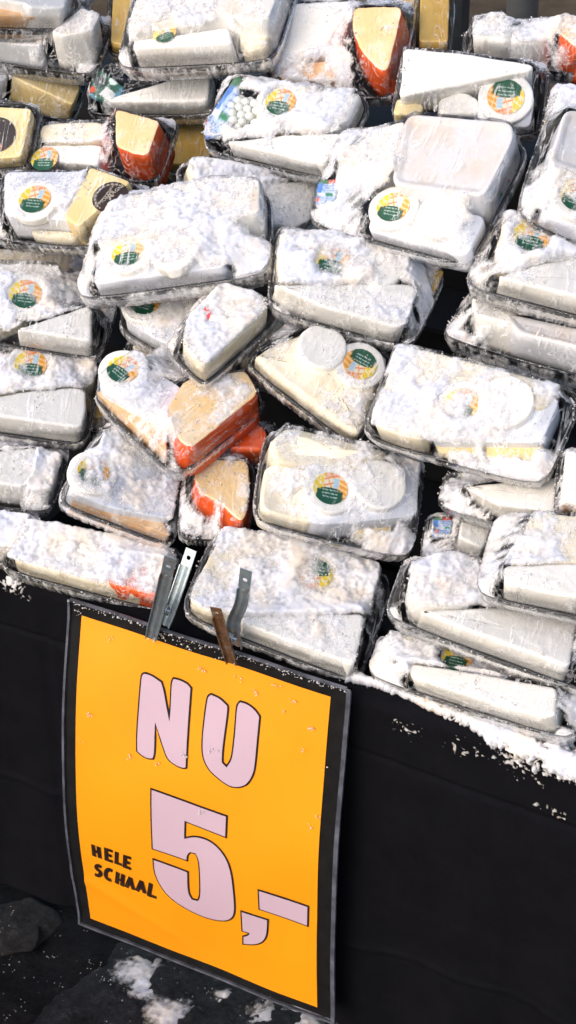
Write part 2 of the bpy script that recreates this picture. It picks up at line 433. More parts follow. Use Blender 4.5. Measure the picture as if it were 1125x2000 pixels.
    # --- cling film
    nx, ny = 76, 58
    A, B = np.meshgrid(np.linspace(-1, 1, nx), np.linspace(-1, 1, ny), indexing='ij')
    G = gmap(quad, A, B, .0026); X, Y = G[..., 0], G[..., 1]
    O = np.full(X.shape, -1.0); bias = np.full(X.shape, .20)
    for poly, z, bi in obst:
        mk = inpoly(X, Y, poly); up_ = mk & (z >= O); O[up_] = z; bias[up_] = bi
    D = O.copy()
    for dx, dy in ((1, 0), (-1, 0), (0, 1), (0, -1)): D = np.maximum(D, np.roll(O, (dx, dy), (0, 1)))
    D = np.where(D > -.5, D+.0012, D)
    # keep obstacles from spilling over the rim
    edge = np.minimum.reduce([1-np.abs(A), 1-np.abs(B)])
    rim = -.0046
    Hh = np.maximum(D, rim); Hh[0, :] = Hh[-1, :] = rim; Hh[:, 0] = Hh[:, -1] = rim
    for it in range(260):
        m_ = .25*(Hh[:-2, 1:-1]+Hh[2:, 1:-1]+Hh[1:-1, :-2]+Hh[1:-1, 2:])-.00002
        Hh[1:-1, 1:-1] = np.maximum(m_, D[1:-1, 1:-1])
    ctr = np.array(quad).mean(0)
    # small folds running towards the corners
    ang = np.arctan2(Y-ctr[1], X-ctr[0]); rr = np.hypot(X-ctr[0], Y-ctr[1])
    free = sstep(.0, .004, Hh-np.maximum(D, -.03))*sstep(0, .08, edge)
    Hf = Hh+free*(fbm(ang*9+S, rr*12, S, 3)-.45)*.0030+free*(fbm(X*120, Y*120, S+5, 3)-.5)*.0007
    # bias field (blurred)
    bs = bias.copy()
    for it in range(2):
        bs[1:-1, 1:-1] = .2*(bs[1:-1, 1:-1]+bs[:-2, 1:-1]+bs[2:, 1:-1]+bs[1:-1, :-2]+bs[1:-1, 2:])
    lap = Hh.copy()
    for it in range(10): lap[1:-1, 1:-1] = .25*(lap[:-2, 1:-1]+lap[2:, 1:-1]+lap[1:-1, :-2]+lap[1:-1, 2:])
    conc = np.clip((lap-Hh)/.004, -1, 1)
    gx = np.gradient(Hf, axis=0)/(np.hypot(np.gradient(X, axis=0), np.gradient(Y, axis=0))+1e-6)
    gy = np.gradient(Hf, axis=1)/(np.hypot(np.gradient(X, axis=1), np.gradient(Y, axis=1))+1e-6)
    steep = sstep(.7, 2.0, np.hypot(gx, gy)); bs = bs-steep*.75
    def cover(X, Y, bs, conc, edge, fine=True):
        f = fbm(X*26+S, Y*26-S, S, 4, .6)*1.15+fbm(X*95, Y*95, S+11, 3, .6)*.5-.82
        if fine: f = f+(fbm(X*330, Y*330, S+21, 2, .7)-.5)*.30
        return f+.07+(snow-.5)*.95+bs+conc*.16-.20*(1-sstep(0, .12, edge))
    cov = cover(X, Y, bs, conc, edge, False)
    frost = np.clip(cov, -.45, .45)*.9-.02+steep*(.22+.5*(fbm(X*60, Y*60, S+60, 3)-.5))+free*.5*(fbm(ang*14, rr*18, S+61, 3)-.52)
    V = np.concatenate([np.stack([X, Y, Hf], -1).reshape(-1, 3)]); F = [gridfaces(nx, ny)[:, ::-1]]
    # skirt
    idxs = [i*ny for i in range(nx)]+[(nx-1)*ny+j for j in range(1, ny)]+[i*ny+ny-1 for i in range(nx-2, -1, -1)]+[j for j in range(ny-2, 0, -1)]
    idxs = np.array(idxs); base = V[idxs]; n0 = len(V); rings = [idxs]
    aa = A.ravel()[idxs]; bb = B.ravel()[idxs]; fr_ = [frost.ravel()]
    wr = fbm(aa*22+bb*19, aa*7-bb*31, S+8, 3)
    for sca, gr, z, wv in ((1, .0040, -.009, .001), (.995, .003, -DEP*.65, .003), (.975, .000, -DEP-.003, .003), (.80, -.004, -DEP-.0042, .0)):
        Pp = gmap(quad, aa*sca, bb*sca, gr); d = Pp-ctr; d /= np.linalg.norm(d, axis=1)[:, None]
        Pp = Pp+d*((wr-.4)*wv)[:, None]
        V = np.vstack([V, np.column_stack([Pp, np.full(len(idxs), z)])]); rings.append(np.arange(len(V)-len(idxs), len(V)))
        fr_.append(np.full(len(idxs), -.10+.10*snow)+(wr-.5)*.5)
    for k in range(len(rings)-1):
        r0, r1 = rings[k], rings[k+1]
        F.append(np.stack([r0, r1, np.roll(r1, -1), np.roll(r0, -1)], -1))
    F = np.vstack(F)
    mesh('plastic_wrap', V, F, M['film'], root, attr=np.concatenate(fr_))
    # --- snow
    L1 = np.linalg.norm(np.array(quad[1])-quad[0]); L2 = np.linalg.norm(np.array(quad[3])-quad[0])
    sx = int(min(200, L1/.00135)); sy = int(min(160, L2/.00135))
    A2, B2 = np.meshgrid(np.linspace(-1, 1, sx), np.linspace(-1, 1, sy), indexing='ij')
    G2 = gmap(quad, A2, B2, .0028); X2, Y2 = G2[..., 0], G2[..., 1]
    def samp(Fd):
        u = (A2+1)/2*(nx-1); v = (B2+1)/2*(ny-1); i = np.clip(u.astype(int), 0, nx-2); j = np.clip(v.astype(int), 0, ny-2); u = u-i; v = v-j
        return (Fd[i, j]*(1-u)+Fd[i+1, j]*u)*(1-v)+(Fd[i, j+1]*(1-u)+Fd[i+1, j+1]*u)*v
    e2 = np.minimum(1-np.abs(A2), 1-np.abs(B2))
    cv = cover(X2, Y2, samp(bs), samp(conc), e2)
    th = sstep(0, .6, cv)*.0034*(.5+snow)+np.clip(cv, 0, .2)*.005
    gr = (fbm(X2*300+3, Y2*300, S+31, 2, .8)-.5)*.0006*sstep(0, .15, cv)+(fbm(X2*110, Y2*110, S+33, 3)-.5)*.0013*sstep(0, .3, cv)
    Z2 = samp(Hf)+.0002+th+gr*np.where(th > 0, 1, 0)-np.where(cv <= 0, .0012, 0)
    keepv = cv > -.02
    kf = keepv[:-1, :-1] | keepv[1:, :-1] | keepv[:-1, 1:] | keepv[1:, 1:]
    core = cv > 0
    kf &= (core[:-1, :-1] | core[1:, :-1] | core[:-1, 1:] | core[1:, 1:])
    if kf.sum() > 20:
        jx = (fbm(X2*400, Y2*400, S+41, 1)-.5)*.0012; jy = (fbm(X2*400, Y2*400, S+42, 1)-.5)*.0012
        V = np.stack([X2+jx, Y2+jy, Z2], -1).reshape(-1, 3)
        V, F, fa = compact(V, gridfaces(sx, sy, kf)[:, ::-1], np.clip(cv*1.7, 0, 1).ravel())
        so_ = mesh('snow_cover', V, F, M['snow'], root, attr=fa); so_['kind'] = 'stuff'
        # loose crystals round the ragged edges
        rr = np.random.RandomState(S)
        cand = np.argwhere((cv > -.16) & (cv < .06)); 
        if len(cand) > 10:
            pick = cand[rr.choice(len(cand), min(len(cand), int(70+120*snow)), replace=False)]
            cs = np.stack([X2[pick[:, 0], pick[:, 1]], Y2[pick[:, 0], pick[:, 1]], Z2[pick[:, 0], pick[:, 1]]+.0010], -1)
            na_ = int(110*snow); tt = rr.uniform(0, 4, na_); fr1 = tt % 1*2-1; sd_ = tt.astype(int)
            ea = np.where(sd_ == 0, fr1, np.where(sd_ == 1, 1, np.where(sd_ == 2, -fr1, -1))); eb = np.where(sd_ == 0, -1, np.where(sd_ == 1, fr1, np.where(sd_ == 2, 1, -fr1)))
            ok = fbm(ea*5+S, eb*5-S, S+77, 3) > .62-.28*snow; ea = ea[ok]; eb = eb[ok]
            pe = gmap(quad, ea*rr.uniform(.95, 1, len(ea)), eb*rr.uniform(.95, 1, len(ea)), .0045)
            cs = np.vstack([cs, np.column_stack([pe, rr.uniform(-.008, -.003, len(ea))])])
            crystals('snow_crystals', cs, rr, so_)
    return root
def crystals(name, cs, rr, parent=None, s0=.0004, s1=.0011):
    octv = np.array([(1, 0, 0), (-1, 0, 0), (0, 1, 0), (0, -1, 0), (0, 0, 1), (0, 0, -1)], float)
    octf = np.array([(0, 2, 4), (2, 1, 4), (1, 3, 4), (3, 0, 4), (2, 0, 5), (1, 2, 5), (3, 1, 5), (0, 3, 5)])
    n = len(cs); sz = rr.uniform(s0, s1, (n, 1, 1))*(1+rr.uniform(-.5, .8, (n, 6, 3)))
    off = rr.uniform(-.0012, .0012, (n, 3))
    V = octv[None]*sz+(cs+off)[:, None, :]
    F = (octf[None]+(np.arange(n)*6)[:, None, None]).reshape(-1, 3)
    o = mesh(name, V.reshape(-1, 3), F, M['snow'], parent, smooth=False, attr=np.ones(len(V)*6))
    o['kind'] = 'stuff'
    return o
def make_packet(kind, poly, h, root, S):
    """flat printed sachet"""
    R0 = rounded(poly, .004, 60); ctr = R0.mean(0); V = []; F = []; col = []
    P = np.array(poly); ax = P[1]-P[0]; L = np.linalg.norm(ax); ax = ax/L; ay = np.array([-ax[1], ax[0]])
    lo = np.array([((R0-ctr)@ax).min(), ((R0-ctr)@ay).min()]); hi = np.array([((R0-ctr)@ax).max(), ((R0-ctr)@ay).max()])
    def colr(q):
        u = ((q-ctr)@ax-lo[0])/(hi[0]-lo[0]); v = ((q-ctr)@ay-lo[1])/(hi[1]-lo[1])
        if kind == 'packetgreen':
            if math.hypot(u-.22, v-.20) < .13: return (.75, .12, .05)
            if math.hypot(u-.5, (v-.9)) < .12: return (.6, .75, .70)
            if .48 < u < .80 and .25 < v < .62: return (.72, .76, .74)
            if u > .78 or v < .07: return (.12, .30, .42)
            if .1 < u < .42 and .45 < v < .85: return (.035, .05, .05)
            return (.015, .10, .06)
        n = math.sin(u*9+v*5)
        if math.hypot(u-.18, v-.16) < .10: return (.80, .16, .05)
        if .3 < v < .42: return (.05, .25, .12) if n > 0 else (.70, .74, .86)
        if v > .8: return (.10, .22, .12) if u < .5 else (.70, .10, .08)
        if u < .3: return (.10, .26, .66)
        if int(v*40) % 4 == 0 and .35 < u < .85: return (.16, .24, .55)
        return (.46, .60, .84)
    ts = [1.0, 1.0, .97, .9, .8, .7, .6, .5, .4, .3, .2, .1]; N = 60
    zs = [h-.006, h-.002, h]+[h+.0012]*9
    for t, z in zip(ts, zs):
        for q in R0:
            c_ = ctr+(q-ctr)*t; V.append((c_[0], c_[1], z+.0006*math.sin(c_[0]*300+S)*math.sin(c_[1]*260))); col.append(colr(c_))
    V.append((ctr[0], ctr[1], h+.0012)); col.append(colr(ctr))
    nr = len(ts)
    for k in range(nr-1):
        for i in range(N): F.append((k*N+i, k*N+(i+1) % N, (k+1)*N+(i+1) % N, (k+1)*N+i))
    for i in range(N): F.append(((nr-1)*N+i, (nr-1)*N+(i+1) % N, nr*N))
    ob = mesh('printed_packet', V, F, M['print'], root, col=np.array(col))
    return ob

# ------------------------------------------------------------------ setting
CAMV = (CX, CY, CZ)
GZ = -.02
# ground
m, nt, b = mat('wet_dark_paving'); M['ground'] = m
tcg = nt.nodes.new('ShaderNodeNewGeometry')
f = noise(nt, 30, 10, .82, vec=tcg.outputs['Position'])
far = nt.nodes.new('ShaderNodeSeparateXYZ'); nt.links.new(tcg.outputs['Position'], far.inputs[0])
mr = nt.nodes.new('ShaderNodeMapRange'); mr.inputs['From Min'].default_value = .9; mr.inputs['From Max'].default_value = 1.6
nt.links.new(far.outputs['Y'], mr.inputs[0])
c1 = ramp(nt, f, [(.35, (.004, .004, .005)), (.58, (.010, .010, .013)), (.75, (.03, .03, .035))])
c2 = ramp(nt, noise(nt, 14, 6, .7, vec=tcg.outputs['Position']), [(.3, (.05, .032, .016)), (.7, (.15, .10, .055))])
mc = nt.nodes.new('ShaderNodeMixRGB'); nt.links.new(mr.outputs[0], mc.inputs[0]); nt.links.new(c1, mc.inputs[1]); nt.links.new(c2, mc.inputs[2])
nt.links.new(mc.outputs[0], b.inputs['Base Color']); b.inputs['Roughness'].default_value = .6; b.inputs['Specular IOR Level'].default_value = .12
bump(nt, noise(nt, 90, 10, .85, vec=tcg.outputs['Position']), 1, .010, b)
nx, ny = 200, 200
X, Y = np.meshgrid(np.linspace(-1.0, 1.0, nx), np.linspace(-.8, .3, ny), indexing='ij')
# slush heaped in front of the cloth: one continuous sheet; edges fall to the flat ground
bigV = [(-60, -60, GZ-.03), (60, -60, GZ-.03), (60, 80, GZ-.03), (-60, 80, GZ-.03)]
Z = GZ-.012+(fbm(X*14, Y*14, 3, 5)-.5)*.030+(fbm(X*90, Y*90, 9, 3)-.5)*.006
V = np.stack([X, Y, Z], -1).reshape(-1, 3)
ed = (np.abs(X) > .985) | (Y < -.78) | (Y > .28)
V[ed.ravel(), 2] = GZ-.031
nb = len(V); Fg = gridfaces(nx, ny).tolist()
gobj = mesh('ground', np.vstack([V, bigV]), Fg+[(nb, nb+1, nb+2, nb+3)], M['ground'])
gobj['kind'] = 'structure'
# slush and ice
m, nt, b = mat('grey_slush_ice'); M['ice'] = m
g = nt.nodes.new('ShaderNodeNewGeometry')
nt.links.new(ramp(nt, noise(nt, 40, 10, .85, vec=g.outputs['Position']), [(.40, (.004, .004, .006)), (.56, (.020, .022, .030)), (.70, (.12, .13, .18))]), b.inputs['Base Color'])
b.inputs['Roughness'].default_value = .4; b.inputs['Specular IOR Level'].default_value = .3
bump(nt, noise(nt, 120, 10, .85, vec=g.outputs['Position']), 1, .014, b)
def px_on_ground(px, py, z=GZ):
    d = rt*((px-562.5)/3900)+up*(-(py-1000)/3900)+fw; t = (z-CZ)/d.z
    return CX+d.x*t, CY+d.y*t
def slush(name, blobs, base, amp, mt, seed, label, cat, thr=.0):
    xs = [q[0] for q in blobs]; ys = [q[1] for q in blobs]; R_ = max(q[2] for q in blobs)
    x0, x1, y0, y1 = min(xs)-R_*1.3, max(xs)+R_*1.3, min(ys)-R_*1.3, max(ys)+R_*1.3
    n1 = int(min(260, (x1-x0)/.002)); n2 = int(min(260, (y1-y0)/.002))
    X, Y = np.meshgrid(np.linspace(x0, x1, n1), np.linspace(y0, y1, n2), indexing='ij')
    f = np.full(X.shape, -1.0)
    for bx, by, br in blobs: f = np.maximum(f, 1-np.hypot(X-bx, Y-by)/br)
    f = f+(fbm(X*30, Y*30, seed, 4)-.5)*.9+(fbm(X*220, Y*220, seed+5, 2)-.5)*.35*thr
    Z = base+np.clip(f, -.05, 1)**1*amp*1.0 if False else base+np.clip(f, -.1, 1)*amp+(fbm(X*80, Y*80, seed+9, 4)-.5)*amp*.5
    k = f > 0; kf = k[:-1, :-1] | k[1:, :-1] | k[:-1, 1:] | k[1:, 1:]
    V, F, fa = compact(np.stack([X, Y, Z], -1).reshape(-1, 3), gridfaces(n1, n2, kf), np.clip(f*.45, 0, .5).ravel())
    o = mesh(name, V, F, mt, attr=fa); tag(o, label, cat, kind='stuff'); return o
slush('ice_crust', [(*px_on_ground(280, 1880), .05), (*px_on_ground(330, 1920), .08), (*px_on_ground(430, 1960), .09), (*px_on_ground(540, 1990), .08), (*px_on_ground(230, 1960), .07), (*px_on_ground(400, 2000), .09), (*px_on_ground(140, 2000), .05)], GZ-.004, .011, M['ice'], 40, 'grey icy slush crust on the ground under the price sign', 'ice')
slush('snow_patch', [(*px_on_ground(272, 1898), .032), (*px_on_ground(285, 1920), .026), (*px_on_ground(330, 1990), .03), (*px_on_ground(520, 1985), .022), (*px_on_ground(440, 1950), .012), (*px_on_ground(585, 1975), .012), (*px_on_ground(650, 1985), .012), (*px_on_ground(600, 1999), .02)], GZ+.003, .004, M['snow'], 60, 'thin white snow patches on the icy ground below the sign', 'snow', thr=2.2)
rg = np.random.RandomState(8); pts = []
for k in range(110):
    cx_, cy_ = px_on_ground(rg.uniform(-20, 700), rg.uniform(1760, 2030))
    if cy_ > .0: continue
    for q in range(rg.randint(1, 9)): pts.append((cx_+rg.normal(0, .006), cy_+rg.normal(0, .006), GZ+.004+rg.uniform(-.004, .008)))
tag(crystals('ice_grit', np.array(pts), rg, None, .0002, .0007), 'loose glittering ice grains on the wet ground', 'ice')
# a rounded ice covered stone by the cloth
def stone(cx, cy, rx, ry, rz, label):
    V = []; F = []; n1, n2 = 24, 40
    for i in range(n1+1):
        th = math.pi*.5*i/n1
        for j in range(n2):
            ph = 2*math.pi*j/n2
            d = (math.sin(th)**.8*math.cos(ph), math.sin(th)**.8*math.sin(ph), math.cos(th)**.7)
            k = 1+.16*math.sin(3*ph+th*4)+.1*math.sin(5*ph-2)
            V.append((cx+d[0]*rx*k, cy+d[1]*ry*k, GZ-.012+d[2]*rz))
    V = np.array(V); V[:, 2] += (fbm(V[:, 0]*90, V[:, 1]*90, 77, 4)-.5)*.008
    for i in range(n1):
        for j in range(n2):
            k = (j+1) % n2; F.append((i*n2+j, (i+1)*n2+j, (i+1)*n2+k, i*n2+k))
    m, nt, b = mat('iced_stone')
    g = nt.nodes.new('ShaderNodeNewGeometry')
    nt.links.new(ramp(nt, noise(nt, 50, 8, .75, vec=g.outputs['Position']), [(.35, (.010, .009, .009)), (.55, (.030, .028, .029)), (.75, (.08, .078, .085))]), b.inputs['Base Color'])
    b.inputs['Roughness'].default_value = .5; b.inputs['Specular IOR Level'].default_value = .2; bump(nt, noise(nt, 110, 10, .85, vec=g.outputs['Position']), 1, .012, b)
    return tag(mesh('ice_lump', V, F, m), label, 'ice lump')
sx_, sy_ = px_on_ground(35, 1800)
stone(sx_, sy_, .044, .044, .016, 'flat rounded grey lump of dirty ice on the ground by the black cloth')

# stall: cloth
m, nt, b = mat('black_cloth'); M['cloth'] = m
g = nt.nodes.new('ShaderNodeNewGeometry')
nt.links.new(ramp(nt, noise(nt, 25, 8, .7, vec=g.outputs['Position']), [(.3, (.0022, .0022, .0036)), (.75, (.0045, .0045, .0065))]), b.inputs['Base Color'])
b.inputs['Roughness'].default_value = .85; b.inputs['Specular IOR Level'].default_value = .08
b.inputs['Sheen Weight'].default_value = .0
bump(nt, noise(nt, 700, 2, .5, vec=g.outputs['Position']), .4, .0006, b)
def edge_z(x): return .483-.10*np.clip(np.abs(x+.02)-.22, 0, 2)**1.5-.004*np.sin(x*9)
def cloth_pt(x, t):
    """t<0 runs back over the table top, t>0 hangs down the front (metres of cloth)"""
    x = np.asarray(x, float); t = np.asarray(t, float)
    r_ = .018; e = edge_z(x)
    yb = np.where(t < 0, -t, 0); a = np.clip(t/(r_*math.pi/2), 0, 1)*math.pi/2
    yy = np.where(t < 0, r_+yb, r_-r_*np.sin(a)); zz = np.where(t < 0, e, e-r_*(1-np.cos(a)))
    dn = np.clip(t-r_*math.pi/2, 0, None); zz = zz-dn
    s = sstep(.02, .35, dn)
    fold = (np.sin(x*23+.8*np.sin(dn*7))*.55+.45*np.sin(x*47+2+dn*3))*.012
    crease = -.004*np.exp(-((((x*7.1) % 1)-.5)/.018)**2)*sstep(.03, .06, dn)
    seam = -.0035*np.exp(-((dn-.055)/.0025)**2)+.002*np.exp(-((dn-.30-.02*np.sin(x*6))/.004)**2)
    yy = yy+s*fold+crease*-1+seam*-1-.010*sstep(.0, .1, dn)*sstep(.15, .3, x)
    yy = yy+(fbm(x*12, dn*12+5, 91, 4)-.5)*.008*s
    return np.stack([x+0*t, yy, zz], -1)
nx, ny = 460, 220
xs = np.linspace(-1.5, 1.7, nx); ts = np.concatenate([np.linspace(-.85, -.03, 20), np.linspace(-.02, .47, ny-20)])
Xc, Tc = np.meshgrid(xs, ts, indexing='ij')
Vc = cloth_pt(Xc, Tc)
hem = -.012+.020*fbm(Xc*5, 0*Xc, 8, 3)+.03*sstep(.15, .3, Xc)
Vc[..., 2] = np.where(Tc > .2, Vc[..., 2]+(np.where(Tc > .2, (Tc-.2)/.27, 0))**2*(hem-(edge_z(Xc)-.47+.0103)), Vc[..., 2])
cl = mesh('tablecloth', Vc.reshape(-1, 3), gridfaces(nx, ny), M['cloth'])
tag(cl, 'black cloth covering the stall table and hanging down its front', 'tablecloth')
# table under it
M['wood'] = simple('old_wood', (.12, .08, .05), (.2, .14, .09), 12, .7, .3, .001)
def box(x0, x1, y0, y1, z0, z1):
    V = [(x, y_, z) for x in (x0, x1) for y_ in (y0, y1) for z in (z0, z1)]
    return V, [(0, 1, 3, 2), (4, 6, 7, 5), (0, 4, 5, 1), (2, 3, 7, 6), (0, 2, 6, 4), (1, 5, 7, 3)]
tb = bpy.data.objects.new('stall_table', None); C.objects.link(tb); tag(tb, 'low wooden stall table hidden under the black cloth', 'table')
V, F = box(-1.4, 1.6, .06, .84, .36, .385); mesh('tabletop', V, F, M['wood'], tb, smooth=False)
for x, y_ in ((-1.35, .1), (1.5, .1), (-1.35, .76), (1.5, .76)):
    V, F = box(x, x+.05, y_, y_+.05, GZ-.03, .36); mesh('leg', V, F, M['wood'], tb, smooth=False)
# unseen dark stepped base, added under the heap so its gaps stay dark
def riser(label, x0, x1, y0, y1, z0, z1):
    V, F = box(x0, x1, y0, y1, z0, z1); 
    o = mesh('step', V, F, M['step'], RS, smooth=False)
    bv = o.modifiers.new('bevel', 'BEVEL'); bv.width = .006; bv.segments = 2
RS = bpy.data.objects.new('dark_heap_filler', None); C.objects.link(RS); tag(RS, 'unseen dark stepped filler added under the heap of cheese trays to darken its gaps', 'dark filler')
M['step'] = simple('gap_dark_filler', (.006, .006, .008), (.012, .012, .015), 20, .8, .2, .001)
for k in range(6):
    y0 = .10+k*.105
    riser('dark filler step added under the cheese trays', -1.0, 1.1, y0, y0+.102, .485, .50+(y0-.05)*math.tan(math.radians(31))-.052)

# snow lying on cloth
def surf_snow(name, x0, x1, t0, t1, fun, label, seed, res=.0016, amp=.010):
    n1 = int((x1-x0)/res); n2 = int((t1-t0)/res)
    X, T = np.meshgrid(np.linspace(x0, x1, n1), np.linspace(t0, t1, n2), indexing='ij')
    P = cloth_pt(X, T); dx = np.gradient(P, axis=0); dt = np.gradient(P, axis=1)
    n = np.cross(dt, dx); n /= np.linalg.norm(n, axis=-1, keepdims=True)+1e-12
    n = np.where((n[..., 1:2]*-1+n[..., 2:3]) < 0, -n, n)
    cv = fun(X, T)+(fbm(X*60, T*60, seed, 4, .6)-.5)*1.1+(fbm(X*300, T*300, seed+7, 2, .7)-.5)*.7
    h = np.where(cv > 0, .0006+sstep(0, .6, cv)*amp+(fbm(X*260, T*260, seed+9, 2)-.5)*.0022, -.0008)
    V = P+n*h[..., None]
    k = cv > 0; kf = k[:-1, :-1] | k[1:, :-1] | k[:-1, 1:] | k[1:, 1:]
    V, F, fa = compact(V.reshape(-1, 3), gridfaces(n1, n2, kf), np.clip(cv*2.5+.05, 0, 1).ravel())
    o = mesh(name, V, F, M['snow'], attr=fa); tag(o, label, 'snow', kind='stuff')
def f_edge(X, T):
    w_ = .007+.018*sstep(.20, .40, X)
    c = 1-np.abs(T-(-.002+.014*sstep(.2, .42, X)))/w_
    return c*.9-.16
surf_snow('snow_ridge', .13, .62, -.06, .09, f_edge, 'ridge of loose white snow along the right table edge', 301, amp=.008)
def f_spat(X, T):
    a = .45*np.exp(-((T-.035)/.02)**2)*sstep(.17, .22, X)*sstep(.5, .34, X)+.62*np.exp(-((T-.072)/.010)**2)*sstep(.34, .38, X)
    bq = .62*np.exp(-((T-.020)/.020)**2)*(1-sstep(-.24, -.15, X))
    return a+bq-.62
surf_snow('snow_spatter', -.42, .62, -.03, .12, f_spat, 'thin snow spatter clinging to the front of the black cloth', 320, amp=.003)
surf_snow('snow_flecks', -.42, .62, .10, .44, lambda X, T: -.66+0*X, 'tiny scattered snow flecks low on the black cloth', 340, amp=.002)

# background behind the stall
M['metal'] = simple('dark_painted_metal', (.02, .024, .03), (.035, .04, .045), 30, .4, .1, .0005)
M['galv'] = simple('galvanised_steel', (.40, .42, .44), (.30, .32, .34), 18, .35, .1, .0005, spec=.8)
M['galv'].node_tree.nodes['Principled BSDF'].inputs['Metallic'].default_value = .7
ob = bpy.data.objects.new('stall_post', None); C.objects.link(ob); tag(ob, 'dark square metal post rising behind the heap of cheese', 'post')
ob.location = (-.112, .85, GZ-.03)
V, F = box(-.009, .009, -.012, .012, 0, 2.4); q = mesh('upright', V, F, M['metal'], ob, smooth=False)
V, F = box(-.04, .04, -.04, .04, 0, .008); q = mesh('base_plate', V, F, M['metal'], ob, smooth=False)
def tube(name, p0, p1, r, mt, parent=None, n=24):
    p0 = Vector(p0); p1 = Vector(p1); d = (p1-p0).normalized(); a = d.orthogonal().normalized(); b_ = d.cross(a)
    V = [p+ (a*math.cos(2*math.pi*k/n)+b_*math.sin(2*math.pi*k/n))*r for p in (p0, p1) for k in range(n)]
    F = [(k, (k+1) % n, n+(k+1) % n, n+k) for k in range(n)]+[tuple(range(n-1, -1, -1)), tuple(range(n, 2*n))]
    return mesh(name, [tuple(v) for v in V], F, mt, parent)
tp = tube('metal_pipe', (-.30, 1.55, GZ-.03), (-.30, 1.55, 2.3), .026, M['galv']); tag(tp, 'pale grey round pipe standing behind the dark post', 'pipe')

